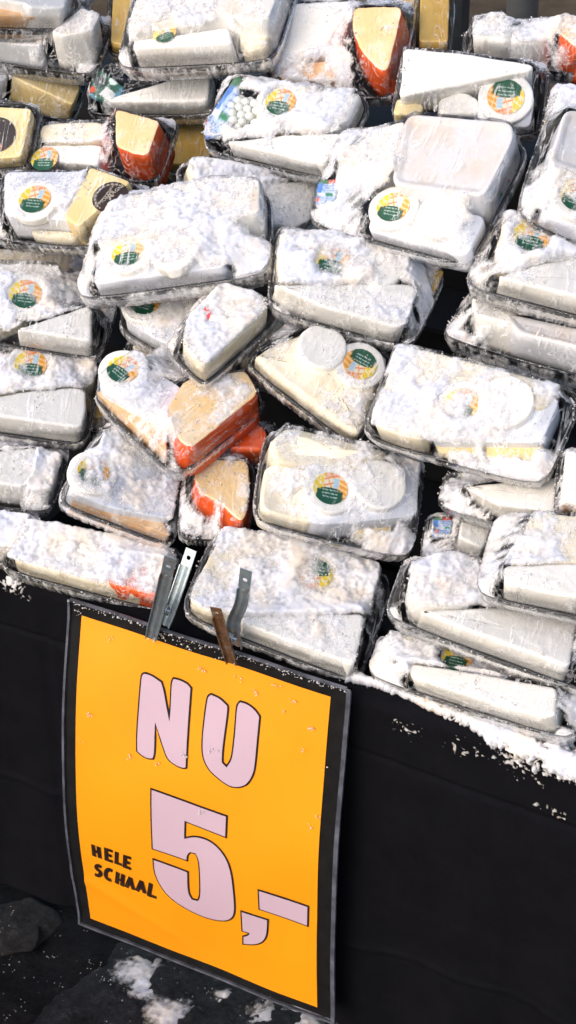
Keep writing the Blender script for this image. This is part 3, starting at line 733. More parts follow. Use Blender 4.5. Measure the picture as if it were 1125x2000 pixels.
# ------------------------------------------------------------------ the heap
PACKS = [
["topmost tray in the upper left corner, white wedge above an orange base",[-0.5325,0.4948,0.942],[[0.7901,0.5964,-0.1414],[-0.5306,0.781,0.3293],[0.3068,-0.1852,0.9336]],[[-0.1128,0.0723],[0.113,0.0627],[0.0612,-0.0605],[-0.0588,-0.0701]],0.45,[["peach",0.0108,[[-0.0588,0.016],[0.0417,0.0194],[0.0316,-0.0613],[-0.0329,-0.0665],[-0.0593,-0.0622]],{}],["brie",0.0245,[[-0.0476,0.0092],[0.0679,0.0147],[0.0502,-0.0598],[0.0059,-0.0634],[0.0039,-0.0586],[-0.0481,-0.0482]],{}]]],
["tray with white tub lid and tall pale wedge, tucked below the upper left corner tray",[-0.5026,0.4858,0.884],[[0.9145,0.4039,0.0218],[-0.3754,0.8274,0.4177],[0.1506,-0.3902,0.9083]],[[-0.0883,0.0238],[0.0879,0.0491],[0.0689,-0.0484],[-0.0692,-0.0232]],0.5,[["lid",0.0216,[[-0.0793,0.0055],[0.0108,-0.0129],[0.0096,-0.028],[-0.0694,-0.0188]],{}],["creamtop",0.0374,[[0.0558,0.0199],[0.0781,0.0066],[0.073,-0.0194],[0.0366,-0.0273],[0.0223,-0.0205]],{}]]],
["tray with long pale yellow cheese bar at the left edge, above the black round label",[-0.5234,0.478,0.8269],[[0.8533,0.4716,-0.2223],[-0.3414,0.8277,0.4453],[0.394,-0.3041,0.8673]],[[-0.0726,0.0299],[0.0735,0.0354],[0.0629,-0.035],[-0.0628,-0.0294]],0.1,[["gouda2",0.0216,[[-0.0177,0.0137],[0.0667,0.0005],[0.0623,-0.0291],[0.0601,-0.0313],[-0.0157,-0.0072]],{}],["lid",0.0202,[[-0.0685,0.0141],[-0.0221,0.0187],[-0.0208,-0.0139],[-0.063,-0.0189]],{}]]],
["large snowy tray at the top, long slab behind a small colour sticker",[-0.2747,0.4998,0.9508],[[0.9611,0.2513,0.1143],[-0.2761,0.8803,0.3858],[-0.0037,-0.4024,0.9155]],[[-0.1016,0.0828],[0.0991,0.0782],[0.091,-0.0752],[-0.0928,-0.0798]],0.55,[["creamtop",0.036,[[-0.0727,0.0389],[0.095,0.0278],[0.0907,-0.0529],[0.0703,-0.0545],[0.0291,-0.0406],[-0.074,-0.0582]],{}],["brie",0.023,[[-0.0677,-0.0643],[0.0394,-0.0483],[0.0503,-0.0748],[-0.0675,-0.0777]],{"sticker":[-0.0327,-0.0578,0.017,20]}],["cream",0.0108,[[0.045,-0.0293],[0.0843,-0.0315],[0.0858,-0.0728],[0.0559,-0.0713]],{}]]],
["tray with thin white wedge and dark green packet, below the large top tray",[-0.3428,0.4878,0.8561],[[0.9638,0.2517,0.0879],[-0.2558,0.7804,0.5706],[0.075,-0.5724,0.8165]],[[-0.0745,0.0355],[0.0741,0.0356],[0.0771,-0.0353],[-0.079,-0.0351]],0.2,[["brie",0.0187,[[-0.0499,-0.0299],[0.0237,-0.0033],[0.0731,0.0084],[0.0754,-0.0327],[0.0536,-0.0337],[-0.0388,-0.0336]],{}],["packetgreen",0.009,[[-0.0681,0.019],[-0.0318,-0.0085],[-0.0384,-0.0326],[-0.0765,-0.0184],[-0.0754,-0.0015]],{}]]],
["yellow cheese tray cut by the left edge with black round label and red seal",[-0.4662,0.3192,0.8365],[[0.9355,0.3517,0.0348],[-0.2932,0.7176,0.6317],[0.1972,-0.6012,0.7744]],[[-0.0572,0.0469],[0.0574,0.0402],[0.0503,-0.0397],[-0.0512,-0.0464]],0.35,[["gouda2",0.0162,[[-0.0196,0.0264],[0.0542,0.0232],[0.0526,0.0029],[0.049,-0.0383],[-0.0217,-0.043]],{"dark":[0.0175,-0.0111,0.022,60]}]]],
["tray with bright orange waxed wedge, left of the golden gap",[-0.3473,0.3739,0.8226],[[0.9661,0.2479,0.0722],[-0.2457,0.7969,0.552],[0.0793,-0.551,0.8307]],[[-0.0799,0.0319],[0.0831,0.0443],[0.0732,-0.0438],[-0.0789,-0.0314]],0.3,[["cream",0.0202,[[-0.0701,0.0167],[0.0068,0.0211],[0.0087,-0.0039],[-0.066,-0.0084]],{}],["brie",0.018,[[-0.0636,-0.011],[0.0092,-0.0093],[0.0102,-0.0372],[-0.0682,-0.0308]],{"sticker":[-0.0555,-0.0316,0.02,0]}],["wax",0.0346,[[0.0219,0.0281],[0.0781,0.0127],[0.0728,-0.0341],[0.0561,-0.0317],[0.0325,-0.0227]],{}]]],
["mostly hidden golden cheese tray right of the orange wedge",[-0.3145,0.5161,0.7798],[[0.9159,0.4015,-0.0009],[-0.3387,0.774,0.5349],[0.2155,-0.4896,0.8449]],[[-0.0333,0.0391],[0.0341,0.041],[0.028,-0.0404],[-0.029,-0.0385]],0.05,[["gouda",0.0108,[[-0.0288,0.0292],[0.0319,0.031],[0.029,-0.0074],[0.026,-0.0389],[-0.0253,-0.0371]],{}]]],
["tray with yellow wedge and black round label beside a sticker topped carton",[-0.3317,0.2608,0.7955],[[0.9875,0.1536,0.0345],[-0.1511,0.8635,0.4811],[0.0441,-0.4803,0.876]],[[-0.0873,0.0478],[0.1014,0.0454],[0.048,-0.0447],[-0.0651,-0.047]],0.5,[["carton",0.0187,[[-0.0714,0.0274],[0.0232,0.0389],[0.0382,-0.028],[-0.0495,-0.0323]],{"sticker":[-0.0168,-0.0116,0.023,0],"disc":1}],["gouda2",0.0302,[[0.034,0.0375],[0.0869,0.0239],[0.0472,-0.0431],[0.0266,-0.0334]],{"dark":[0.0713,-0.0004,0.0205,70]}],["cream",0.0054,[[-0.0206,-0.0347],[0.0344,-0.0324],[0.0381,-0.0431],[0.0052,-0.0441],[-0.0171,-0.0445]],{}]]],
["tray with a packet of mozzarella pearls and a long white wedge in front",[-0.1301,0.4096,0.8791],[[0.9933,0.1033,-0.0512],[-0.0575,0.829,0.5563],[0.0999,-0.5496,0.8294]],[[-0.0867,0.0499],[0.0858,0.055],[0.0747,-0.0542],[-0.0772,-0.0491]],0.65,[["packetblue",0.0162,[[-0.0654,0.0392],[-0.0557,0.0365],[-0.0518,-0.0235],[-0.0544,-0.0392],[-0.0722,-0.0474],[-0.0775,-0.0305]],{}],["pearls",0.0162,[[-0.0413,-0.004]],{}],["creamlump",0.0173,[[-0.0385,0.0305],[0.0292,0.0456],[0.0405,-0.0032],[-0.0237,-0.0179]],{"sticker":[0.0002,0.0093,0.021,0],"disc":1}],["lump",0.023,[[0.0219,0.035],[0.0781,0.0456],[0.0829,0.0412],[0.0789,0.0016],[0.0428,-0.0066]],{}],["brie",0.0187,[[-0.0444,-0.0481],[0.0183,-0.0242],[0.0779,-0.008],[0.0734,-0.0526],[-0.0393,-0.0489]],{}]]],
["tray with large orange waxed wedge at the top, right of centre",[-0.1327,0.5431,0.9243],[[0.9719,0.2314,0.0441],[-0.2111,0.772,0.5996],[0.1047,-0.592,0.7991]],[[-0.0851,0.0561],[0.0838,0.0666],[0.0768,-0.0655],[-0.0782,-0.055]],0.45,[["brie",0.0216,[[-0.0593,0.0388],[0.0177,0.0455],[-0.0009,-0.0138],[-0.0704,-0.0401]],{}],["peach",0.0072,[[-0.0561,-0.0355],[0.0034,-0.0257],[0.0115,-0.0522],[-0.0544,-0.0516]],{}],["wax",0.0374,[[0.0238,0.0246],[0.076,0.0289],[0.0799,0.0221],[0.0758,-0.0555],[0.0649,-0.0542],[0.0425,-0.0315],[0.0277,-0.0055]],{}]]],
["tray whose rim shows just right of the top orange wedge",[-0.1502,0.6312,0.9306],[[0.8663,0.3793,-0.3249],[-0.1614,0.8283,0.5365],[0.4727,-0.4123,0.7788]],[[-0.0761,0.0632],[0.0751,0.0569],[0.0713,-0.0558],[-0.0694,-0.062]],0.2,[["gouda",0.009,[[-0.0142,0.0371],[0.0653,0.0403],[0.0626,-0.0432],[0.0083,-0.0286]],{}]]],
["upright amber cheese tray beside the dark post",[-0.0647,0.6653,0.9394],[[0.9038,0.4278,0.0095],[-0.4031,0.8437,0.3545],[0.1437,-0.3242,0.935]],[[-0.0197,0.0791],[0.0228,0.079],[0.0184,-0.076],[-0.0214,-0.0761]],0.1,[["gouda",0.0144,[[-0.0158,0.0556],[0.0191,0.0556],[0.0148,-0.0745],[-0.0179,-0.0746]],{}]]],
["tray in the upper right corner with red orange wedge",[0.0768,0.6202,0.9356],[[0.9651,0.2603,0.0291],[-0.2477,0.8707,0.4248],[0.0853,-0.4172,0.9048]],[[-0.0772,0.0242],[0.0762,0.0397],[0.0734,-0.0392],[-0.0744,-0.0237]],0.5,[["lump",0.0302,[[-0.0656,0.0068],[-0.0361,0.0141],[-0.0176,-0.0086],[-0.0222,-0.0277],[-0.0645,-0.0232]],{}],["lump",0.0259,[[-0.0292,0.0038],[0.0176,0.0137],[0.0217,-0.0199],[-0.0227,-0.0274]],{}],["wax",0.0331,[[0.0326,0.0127],[0.0714,0.004],[0.0696,-0.0373],[0.0514,-0.0354],[0.0313,-0.0141]],{}]]],
["tray with big smooth white wedge and uncovered green and yellow sticker",[0.0553,0.5022,0.9172],[[0.9532,0.2996,-0.0412],[-0.1861,0.6885,0.7009],[0.2384,-0.6604,0.712]],[[-0.0788,0.0426],[0.0786,0.0437],[0.0799,-0.0434],[-0.0812,-0.0423]],0.4,[["brie",0.0331,[[-0.0771,0.0265],[-0.0149,0.0272],[0.0631,0.0225],[0.0656,0.0157],[-0.0733,-0.0309]],{}],["gouda2",0.009,[[-0.0786,-0.0219],[-0.0482,-0.0264],[-0.0507,-0.0404],[-0.0614,-0.0409],[-0.0796,-0.0408]],{}],["brie",0.0144,[[-0.0336,-0.0212],[-0.0105,-0.0073],[0.01,-0.0146],[0.0143,-0.0337],[-0.0312,-0.0382]],{}],["carton",0.0126,[[0.0097,-0.0126],[0.0691,-0.0002],[0.0698,-0.0418],[0.0116,-0.0414]],{"sticker":[0.0392,-0.013,0.025,180],"disc":1,"bare":1}]]],
["tray with square white box lid, sticker and round cheese in front",[0.0642,0.3323,0.8735],[[0.9996,0.0067,0.0288],[-0.0212,0.8416,0.5396],[-0.0206,-0.54,0.8414]],[[-0.1061,0.0628],[0.1039,0.0783],[0.092,-0.0767],[-0.0976,-0.0612]],0.55,[["lid",0.0346,[[-0.016,0.0649],[0.0882,0.0734],[0.0961,0.067],[0.1002,0.0492],[0.095,-0.0184],[0.0009,-0.0232],[-0.0072,-0.017],[-0.0211,0.0554]],{}],["creamtop",0.0317,[[-0.049,0.0425],[-0.0225,0.0573],[-0.0104,0.0038],[-0.0761,-0.0035]],{}],["carton",0.0072,[[-0.0259,-0.0173],[0.0945,-0.0245],[0.0907,-0.0738],[0.0699,-0.0734],[-0.0238,-0.0657]],{"sticker":[-0.0024,-0.0377,0.022,0],"disc2":[0.0518,-0.0391,0.0265],"disc":1}],["packetblue",0.0054,[[-0.0993,-0.014],[-0.077,-0.0096],[-0.0721,-0.0363],[-0.0922,-0.0456],[-0.0985,-0.0256]],{}],["packetblue",0.0036,[[0.0939,0.0283],[0.099,0.0332],[0.0959,-0.0063],[0.0808,-0.0128]],{}]]],
["tray cut by the right edge with white box and half a sticker",[0.2473,0.374,0.9044],[[0.9029,0.3183,-0.289],[-0.1142,0.8256,0.5526],[0.4144,-0.466,0.7817]],[[-0.0599,0.0715],[0.0567,0.0821],[0.0672,-0.0801],[-0.0639,-0.0695]],0.6,[["lid",0.0288,[[-0.0509,0.0464],[0.0301,0.0606],[0.0328,-0.0195],[-0.0522,-0.0193]],{}],["carton",0.0126,[[-0.0428,-0.043],[0.037,-0.038],[0.0322,-0.0758],[-0.0425,-0.0697]],{"sticker":[-0.0158,-0.0395,0.022,0],"disc":1}]]],
["right edge tray with bright sticker above a long white wedge",[0.2414,0.3184,0.8301],[[0.9552,0.2523,-0.1547],[-0.168,0.8926,0.4184],[0.2437,-0.3737,0.895]],[[-0.0786,0.0525],[0.0786,0.0558],[0.0884,-0.0544],[-0.0898,-0.0511]],0.7,[["creamlump",0.018,[[-0.0712,0.0327],[0.0362,0.0384],[0.0294,-0.0075],[-0.0691,-0.0243]],{"sticker":[-0.0384,0.0035,0.023,0],"disc":1}],["brie",0.0202,[[-0.0616,-0.0501],[-0.0252,-0.0226],[0.0121,-0.0012],[0.0786,0.0058],[0.0792,-0.0528]],{}]]],
["right edge tray with low white tub, below the sticker and wedge tray",[0.2257,0.3056,0.7583],[[0.9886,0.1273,-0.0804],[-0.0938,0.9385,0.3323],[0.1178,-0.3209,0.9398]],[[-0.083,0.0361],[0.0823,0.0446],[0.0903,-0.0437],[-0.0933,-0.0352]],0.6,[["brie",0.0259,[[-0.0749,0.0004],[-0.0265,0.0065],[-0.0207,-0.0249],[-0.0618,-0.0236]],{}],["lid",0.0274,[[-0.0353,-0.0127],[0.0856,-0.009],[0.0879,-0.0348],[-0.0149,-0.0353]],{}]]],
["tray in the middle with snowy sticker above a white wedge",[0.0316,0.2609,0.7839],[[0.9157,0.3259,-0.235],[-0.171,0.8454,0.506],[0.3636,-0.4232,0.8299]],[[-0.0922,0.0525],[0.0924,0.0509],[0.0749,-0.0498],[-0.075,-0.0515]],0.8,[["creamlump",0.0173,[[-0.0858,0.0305],[-0.0166,0.0503],[0.0068,0.0501],[0.0498,0.0425],[0.0456,0.0123],[-0.0773,-0.0245],[-0.0863,0.0263]],{"sticker":[-0.0258,0.0065,0.023,0],"disc2":[0.0213,0.0182,0.027],"disc":1}],["brie",0.0259,[[-0.0756,-0.0386],[0.0055,-0.0104],[0.0597,0.0066],[0.0645,-0.0001],[0.0626,-0.0446],[0.0559,-0.0485],[-0.0229,-0.0494],[-0.0756,-0.0389]],{}],["gouda",0.0018,[[0.0602,0.0458],[0.0901,0.0466],[0.0845,0.0142],[0.0812,0.0139]],{}]]],
["big snow covered tray left of centre with sharp dark left corner",[-0.1584,0.2294,0.8116],[[0.9378,0.3041,0.1674],[-0.346,0.8569,0.3822],[-0.0272,-0.4163,0.9088]],[[-0.0939,0.0755],[0.0911,0.0606],[0.1046,-0.0582],[-0.1063,-0.0731]],0.7,[["creamtop",0.0302,[[-0.058,0.0355],[0.0421,0.0529],[0.0915,0.0436],[0.0968,-0.003],[0.028,-0.0146],[-0.0795,-0.0297]],{}],["carton",0.0126,[[-0.0834,-0.0223],[0.0503,-0.0083],[0.0626,-0.0597],[-0.0809,-0.0698]],{"sticker":[-0.0446,-0.0371,0.022,0],"disc2":[0.0076,-0.0414,0.026],"disc":1}]]],
["snow buried tray behind the big one with sharp left corner",[-0.1364,0.3596,0.8024],[[0.7729,0.6049,-0.1916],[-0.439,0.7278,0.5268],[0.4581,-0.323,0.8281]],[[-0.0883,0.0438],[0.088,0.0449],[0.0621,-0.0442],[-0.0593,-0.0431]],0.8,[["cream",0.0202,[[-0.0755,0.0363],[0.008,0.0283],[0.0031,-0.0159],[-0.0663,-0.0175],[-0.0807,0.0257]],{}],["brie",0.023,[[0.0036,0.0104],[0.0686,0.0236],[0.0538,-0.0318],[0.0376,-0.0424],[0.0067,-0.0422]],{}]]],
["left edge tray with large white wedge below a faded sticker",[-0.3231,0.1858,0.7096],[[0.9004,0.4156,-0.1286],[-0.2934,0.7984,0.5257],[0.3212,-0.4356,0.8409]],[[-0.0914,0.0473],[0.0917,0.0529],[0.0801,-0.052],[-0.08,-0.0464]],0.45,[["creamlump",0.0144,[[-0.0771,0.0374],[-0.0083,0.0483],[0.0185,0.0492],[0.0281,0.021],[-0.0295,-0.0402],[-0.0622,-0.0453]],{"sticker":[-0.0079,0.0007,0.022,0],"disc":1}],["brie",0.0288,[[-0.0108,-0.0473],[0.0251,-0.0271],[0.06,-0.0067],[0.0669,-0.0076],[0.0726,-0.0502]],{}]]],
["small wrapped tray with half hidden dark green sticker, left of the oval cheese",[-0.1708,0.2181,0.7173],[[0.9782,0.1569,-0.1362],[-0.0784,0.8859,0.4572],[0.1924,-0.4366,0.8789]],[[-0.0487,0.0261],[0.0486,0.0516],[0.0439,-0.0509],[-0.0445,-0.0254]],0.45,[["carton",0.0144,[[-0.0411,-0.0134],[0.032,0.0356],[0.0434,-0.0279],[0.0428,-0.0424],[0.0028,-0.0375],[-0.037,-0.026]],{"sticker":[-0.0224,-0.001,0.022,0],"disc":1}],["lump",0.0187,[[-0.0138,0.0017],[0.0346,0.0299],[0.0446,-0.0029],[0.0445,-0.0052],[-0.0124,-0.0312]],{}]]],
["tilted tray with oval cream cheese and small red label",[-0.0804,0.1707,0.7472],[[0.9458,-0.0788,-0.3151],[0.2033,0.9002,0.3852],[0.2533,-0.4284,0.8674]],[[-0.0393,0.0464],[0.0403,0.0592],[0.0287,-0.0583],[-0.0304,-0.0454]],0.6,[["creamlump",0.0259,[[-0.0207,0.0336],[0.0154,0.0477],[0.0376,0.0468],[0.0278,-0.0525],[0.0228,-0.0554],[-0.0085,-0.0487],[-0.0206,-0.0215]],{"red":[-0.0111,-0.0088,0.009,0]}]]],
["left edge tray with thick blunt white wedge under a half buried sticker",[-0.3025,0.1319,0.6364],[[0.8652,0.488,-0.1154],[-0.3762,0.7838,0.4941],[0.3316,-0.3841,0.8617]],[[-0.0794,0.051],[0.0788,0.0612],[0.07,-0.06],[-0.0686,-0.0498]],0.6,[["creamlump",0.0162,[[-0.0654,0.0306],[0.0292,0.0399],[0.0748,0.0344],[0.0746,0.0237],[0.0732,0.0047],[-0.061,-0.0114]],{"sticker":[0.0031,0.018,0.022,0],"disc":1}],["brie",0.0274,[[-0.0579,-0.0368],[-0.0046,-0.0189],[0.0554,-0.0068],[0.0639,-0.0092],[0.0687,-0.0345],[0.0634,-0.058],[-0.0566,-0.0491]],{}]]],
["left edge tray with short white block in thick snow",[-0.289,0.0695,0.5697],[[0.8829,0.4491,-0.1372],[-0.3473,0.8211,0.453],[0.3161,-0.3523,0.8809]],[[-0.0624,0.0468],[0.0619,0.0412],[0.0486,-0.0404],[-0.0478,-0.0459]],0.75,[["brie",0.023,[[-0.0436,0.0033],[0.0274,0.0205],[0.0276,-0.0133],[0.0195,-0.0305],[-0.0386,-0.029]],{}],["lump",0.018,[[0.032,0.0196],[0.0564,0.0168],[0.0487,-0.03],[0.0281,-0.0328]],{}]]],
["diamond turned tray with snowy orange wedge, middle of the heap",[-0.1027,0.1253,0.6791],[[0.9264,-0.1994,-0.3194],[0.2977,0.9073,0.2969],[0.2306,-0.3701,0.8999]],[[-0.0608,0.0584],[0.0663,0.0673],[0.0638,-0.0659],[-0.072,-0.057]],0.6,[["carton",0.0158,[[-0.0652,-0.0022],[0.002,0.0075],[0.0226,-0.0391],[-0.0566,-0.0542],[-0.0696,-0.0479]],{"sticker":[-0.0571,-0.0236,0.021,0],"disc":1}],["peach",0.0054,[[-0.0674,-0.055],[-0.0587,-0.0419],[0.0153,-0.0323],[0.0399,-0.0567]],{}],["wax",0.0245,[[-0.0018,0.0117],[0.0334,0.0635],[0.0392,0.0639],[0.0646,0.0536],[0.0627,-0.0432],[0.0481,-0.0457],[0.0107,-0.0262]],{}]]],
["bulging cream parcel in folded film with sticker near its right end",[0.0281,0.2,0.7123],[[0.9275,0.0979,-0.3608],[0.067,0.906,0.4178],[0.3678,-0.4117,0.8338]],[[-0.0554,0.0348],[0.054,0.0587],[0.0728,-0.0578],[-0.0723,-0.0339]],0.6,[["creamwrap",0.0158,[[-0.0673,-0.03],[-0.0349,0.0269],[0.052,0.0473],[0.0565,0.0339],[0.0689,-0.043],[0.0693,-0.0557],[-0.0594,-0.0345]],{"sticker":[0.0333,0.0145,0.022,180],"disc2":[-0.0092,0.0099,0.026],"disc":1}]]],
["large snow caked tray on the right with pale faded sticker",[0.2098,0.164,0.7257],[[0.9967,0.0606,-0.0535],[-0.0202,0.8278,0.5607],[0.0783,-0.5578,0.8263]],[[-0.0987,0.0503],[0.0966,0.0498],[0.0927,-0.049],[-0.0966,-0.0495]],0.66,[["cream",0.0202,[[-0.091,0.0461],[-0.0624,0.0487],[0.0777,0.0483],[0.0772,0.0192],[-0.0377,-0.0085],[-0.0266,-0.0478],[-0.0535,-0.0479],[-0.0836,-0.0453]],{}],["carton",0.0158,[[-0.0371,0.0027],[0.0835,0.0377],[0.0821,-0.0144],[-0.0216,-0.0434]],{"sticker":[-0.0041,-0.0006,0.022,0],"disc2":[0.0368,0.0139,0.028],"disc":1}],["gouda2",0.0018,[[-0.0219,-0.0365],[0.0253,-0.026],[0.0218,-0.0386],[-0.0152,-0.0473]],{}],["gouda2",0.0036,[[0.0278,-0.025],[0.0813,-0.0091],[0.0755,-0.0332],[0.0317,-0.0388]],{}]]],
["tray right of the lower orange wedges with clear sticker and round white cheese",[0.0928,0.1152,0.6322],[[0.8856,0.4097,-0.2188],[-0.2621,0.8296,0.493],[0.3835,-0.3792,0.8421]],[[-0.083,0.0529],[0.0824,0.0594],[0.0816,-0.0581],[-0.0801,-0.0516]],0.6,[["creamwrap",0.0259,[[-0.0808,0.0266],[-0.0673,0.0472],[0.0429,0.0427],[0.0371,0.0264],[-0.0182,0.0043],[-0.0734,0.0029],[-0.0806,0.0205]],{}],["cream",0.0158,[[-0.0801,0.0033],[-0.0285,0.014],[-0.0183,-0.0526],[-0.0787,-0.0501]],{}],["carton",0.018,[[-0.0392,0.0121],[0.0735,0.0391],[0.0797,-0.0204],[-0.0152,-0.0527],[-0.0293,-0.0521]],{"sticker":[-0.0127,-0.015,0.022,0],"disc2":[0.0355,0.0009,0.028],"disc":1}],["gouda2",-0.0036,[[0.019,-0.0314],[0.0596,-0.016],[0.0582,-0.0369],[0.0262,-0.0443]],{}]]],
["tray with orange brown cheese edge under a white carton, above the bottom left tray",[-0.1358,0.0817,0.5945],[[0.8749,0.2781,-0.3965],[-0.1291,0.923,0.3625],[0.4668,-0.266,0.8434]],[[-0.0512,0.0604],[0.0493,0.0508],[0.0663,-0.0492],[-0.0639,-0.0589]],0.65,[["lump",0.0317,[[-0.0513,0.0206],[-0.0356,0.0406],[0.0252,0.0217],[-0.0127,-0.0023],[-0.0427,-0.0082]],{}],["carton",0.0202,[[-0.0568,-0.0061],[0.0395,0.026],[0.0531,-0.0358],[-0.0094,-0.0533],[-0.0565,-0.0568],[-0.0591,-0.0281]],{"sticker":[-0.0417,-0.0276,0.021,0],"disc":1}],["peach",0.009,[[-0.0516,-0.0565],[-0.044,-0.0434],[0.0471,-0.0359],[0.0601,-0.0482]],{}]]],
["lower orange waxed wedge, just left of the tray with the clear sticker",[-0.0513,0.1141,0.5965],[[0.8997,0.4266,-0.0921],[-0.3342,0.8091,0.4834],[0.2807,-0.4042,0.8705]],[[-0.0368,0.0655],[0.0355,0.0578],[0.0361,-0.0561],[-0.0349,-0.0639]],0.4,[["wax",0.0259,[[-0.0156,0.0158],[0.0301,0.0178],[0.0344,-0.0129],[0.0346,-0.0429],[0.0288,-0.0551],[0.0068,-0.0366],[-0.0178,-0.0254],[-0.0251,-0.0068]],{}]]],
["red orange cheese peeking out of a gap below the diamond turned tray",[-0.0475,0.1723,0.6198],[[0.8943,0.4417,-0.0719],[-0.3587,0.8036,0.4749],[0.2675,-0.3989,0.8771]],[[-0.0308,0.027],[0.03,0.0256],[0.0277,-0.0253],[-0.0269,-0.0267]],0.15,[["waxall",0.0245,[[-0.0205,-0.025],[0.0082,0.0112],[0.022,-0.0003],[0.0196,-0.024]],{}]]],
["snow heaped tray at the bottom left, just above the price sign corner",[-0.1589,0.0299,0.5156],[[0.9578,0.2587,-0.1252],[-0.1871,0.8919,0.4118],[0.2182,-0.371,0.9026]],[[-0.0922,0.0318],[0.0917,0.0379],[0.0926,-0.0373],[-0.094,-0.0313]],0.75,[["creamlump",0.0187,[[-0.0752,0.0215],[0.0889,0.026],[0.0802,-0.0354],[-0.0847,-0.0301]],{}],["waxall",0.023,[[0.0264,0.0048],[0.0905,0.0091],[0.0906,0.0027],[0.0872,-0.0356],[0.0262,-0.0337]],{}]]],
["snowy tray end at the left edge, lowest of that side",[-0.2843,0.011,0.5229],[[0.8841,0.457,-0.0975],[-0.3752,0.8185,0.435],[0.2786,-0.348,0.8951]],[[-0.0554,0.032],[0.0555,0.0296],[0.0467,-0.0291],[-0.0466,-0.0315]],0.9,[["creamlump",0.0202,[[-0.041,0.0181],[0.0479,0.0137],[0.042,-0.0277],[-0.0344,-0.0297]],{}]]],
["tray directly above the price sign with pale upside down sticker",[0.0679,0.0476,0.5309],[[0.9512,0.2262,-0.2099],[-0.1192,0.8966,0.4265],[0.2847,-0.3806,0.8798]],[[-0.0953,0.0537],[0.0938,0.0647],[0.0968,-0.0632],[-0.097,-0.0521]],0.75,[["cream",0.0202,[[-0.0856,0.0446],[-0.0345,0.0558],[0.06,0.0613],[0.0782,0.0608],[0.083,0.0097],[-0.0417,-0.0391],[-0.0682,-0.0523],[-0.0727,-0.052],[-0.094,-0.0448]],{"sticker":[0.0194,0.0247,0.022,180]}],["brie",0.0259,[[-0.0364,-0.0474],[0.0804,-0.0015],[0.0882,-0.0612],[-0.0331,-0.0543]],{}]]],
["lower right tray with round snowy lump and long white wedge",[0.3066,0.0583,0.5805],[[0.9634,0.2012,-0.1772],[-0.1231,0.9191,0.3744],[0.2382,-0.3388,0.9102]],[[-0.114,0.039],[0.1124,0.0512],[0.1115,-0.0501],[-0.1135,-0.0379]],0.6,[["lump",0.0274,[[-0.1074,0.0083],[-0.0741,0.0361],[-0.0483,0.0363],[-0.0365,0.004],[-0.0404,-0.0185],[-0.0955,-0.031]],{}],["brie",0.023,[[-0.0857,-0.0367],[-0.0175,-0.0068],[0.0625,0.0082],[0.0679,-0.0462],[-0.0479,-0.04]],{}]]],
["right edge tray with squared white block and frosty dark left rim",[0.3646,0.0713,0.6525],[[0.9715,0.2336,-0.0398],[-0.1948,0.8831,0.4269],[0.1349,-0.407,0.9034]],[[-0.0829,0.0471],[0.0806,0.0533],[0.0865,-0.052],[-0.0871,-0.0458]],0.5,[["cream",0.0216,[[-0.0628,-0.0213],[-0.0493,0.0373],[0.0409,0.0494],[0.044,-0.001]],{}],["brie",0.023,[[-0.0653,-0.026],[0.0437,0.0003],[0.0501,-0.0404],[-0.0072,-0.0471],[-0.061,-0.0452]],{}]]],
["small tray with pointed white wedge and crumpled film, below the faded sticker tray",[0.2739,0.1563,0.6511],[[0.9944,0.0305,0.1014],[-0.077,0.8659,0.4943],[-0.0727,-0.4993,0.8634]],[[-0.0878,0.0211],[0.0847,0.0385],[0.0805,-0.0381],[-0.0835,-0.0207]],0.3,[["brie",0.0158,[[-0.0571,-0.0044],[-0.0102,0.0109],[0.0352,0.0235],[0.0542,0.0091],[0.0472,-0.0167],[-0.0173,-0.0182]],{}]]],
["nearly buried tray with dark blue packet and snow, below the pointed wedge",[0.2229,0.1451,0.5919],[[0.9274,0.3516,-0.1272],[-0.2685,0.863,0.4279],[0.2603,-0.3627,0.8948]],[[-0.042,0.0261],[0.0418,0.0336],[0.0414,-0.0332],[-0.0414,-0.0256]],0.55,[["brie",0.0108,[[-0.011,0.021],[0.0236,0.0175],[0.0166,-0.0124],[-0.0104,-0.0045]],{}],["packetblue",0.0072,[[-0.0389,0.0163],[-0.0183,0.0204],[-0.0183,-0.001],[-0.0361,-0.0045]],{}]]],
["lowest tray at the right with long white block above the snowy table edge",[0.2889,0.035,0.514],[[0.9969,-0.0143,0.078],[-0.0158,0.9283,0.3715],[-0.0777,-0.3715,0.9252]],[[-0.1202,0.0249],[0.1149,0.0376],[0.1061,-0.0372],[-0.1126,-0.0244]],0.6,[["cream",0.0162,[[-0.1027,0.0202],[-0.0551,0.022],[-0.0505,-0.0021],[-0.0831,-0.0113]],{}],["carton",0.0072,[[-0.0513,0.0217],[0.0246,0.0255],[0.0286,0.0018],[-0.0422,0.0002]],{"sticker":[-0.0284,0.0136,0.02,0]}],["brie",0.0187,[[-0.0684,-0.0114],[-0.0155,-0.005],[0.0835,0.0026],[0.0918,-0.0274],[0.0812,-0.0323],[0.0621,-0.0331],[-0.0621,-0.0259]],{}]]],
["right edge tray end with a brown crusted corner",[0.3603,0.1555,0.6914],[[0.9585,0.2804,-0.0508],[-0.2262,0.857,0.4629],[0.1733,-0.4322,0.8849]],[[-0.0479,0.0392],[0.0468,0.0377],[0.0455,-0.037],[-0.0451,-0.0385]],0.75,[["creamlump",0.018,[[-0.0439,0.0202],[0.0276,0.018],[0.0293,-0.0358],[-0.0409,-0.0369]],{}],["brown",0.0173,[[-0.0438,-0.0168],[-0.0293,-0.0154],[-0.0254,-0.0335],[-0.0369,-0.0369],[-0.0396,-0.0369]],{}]]],
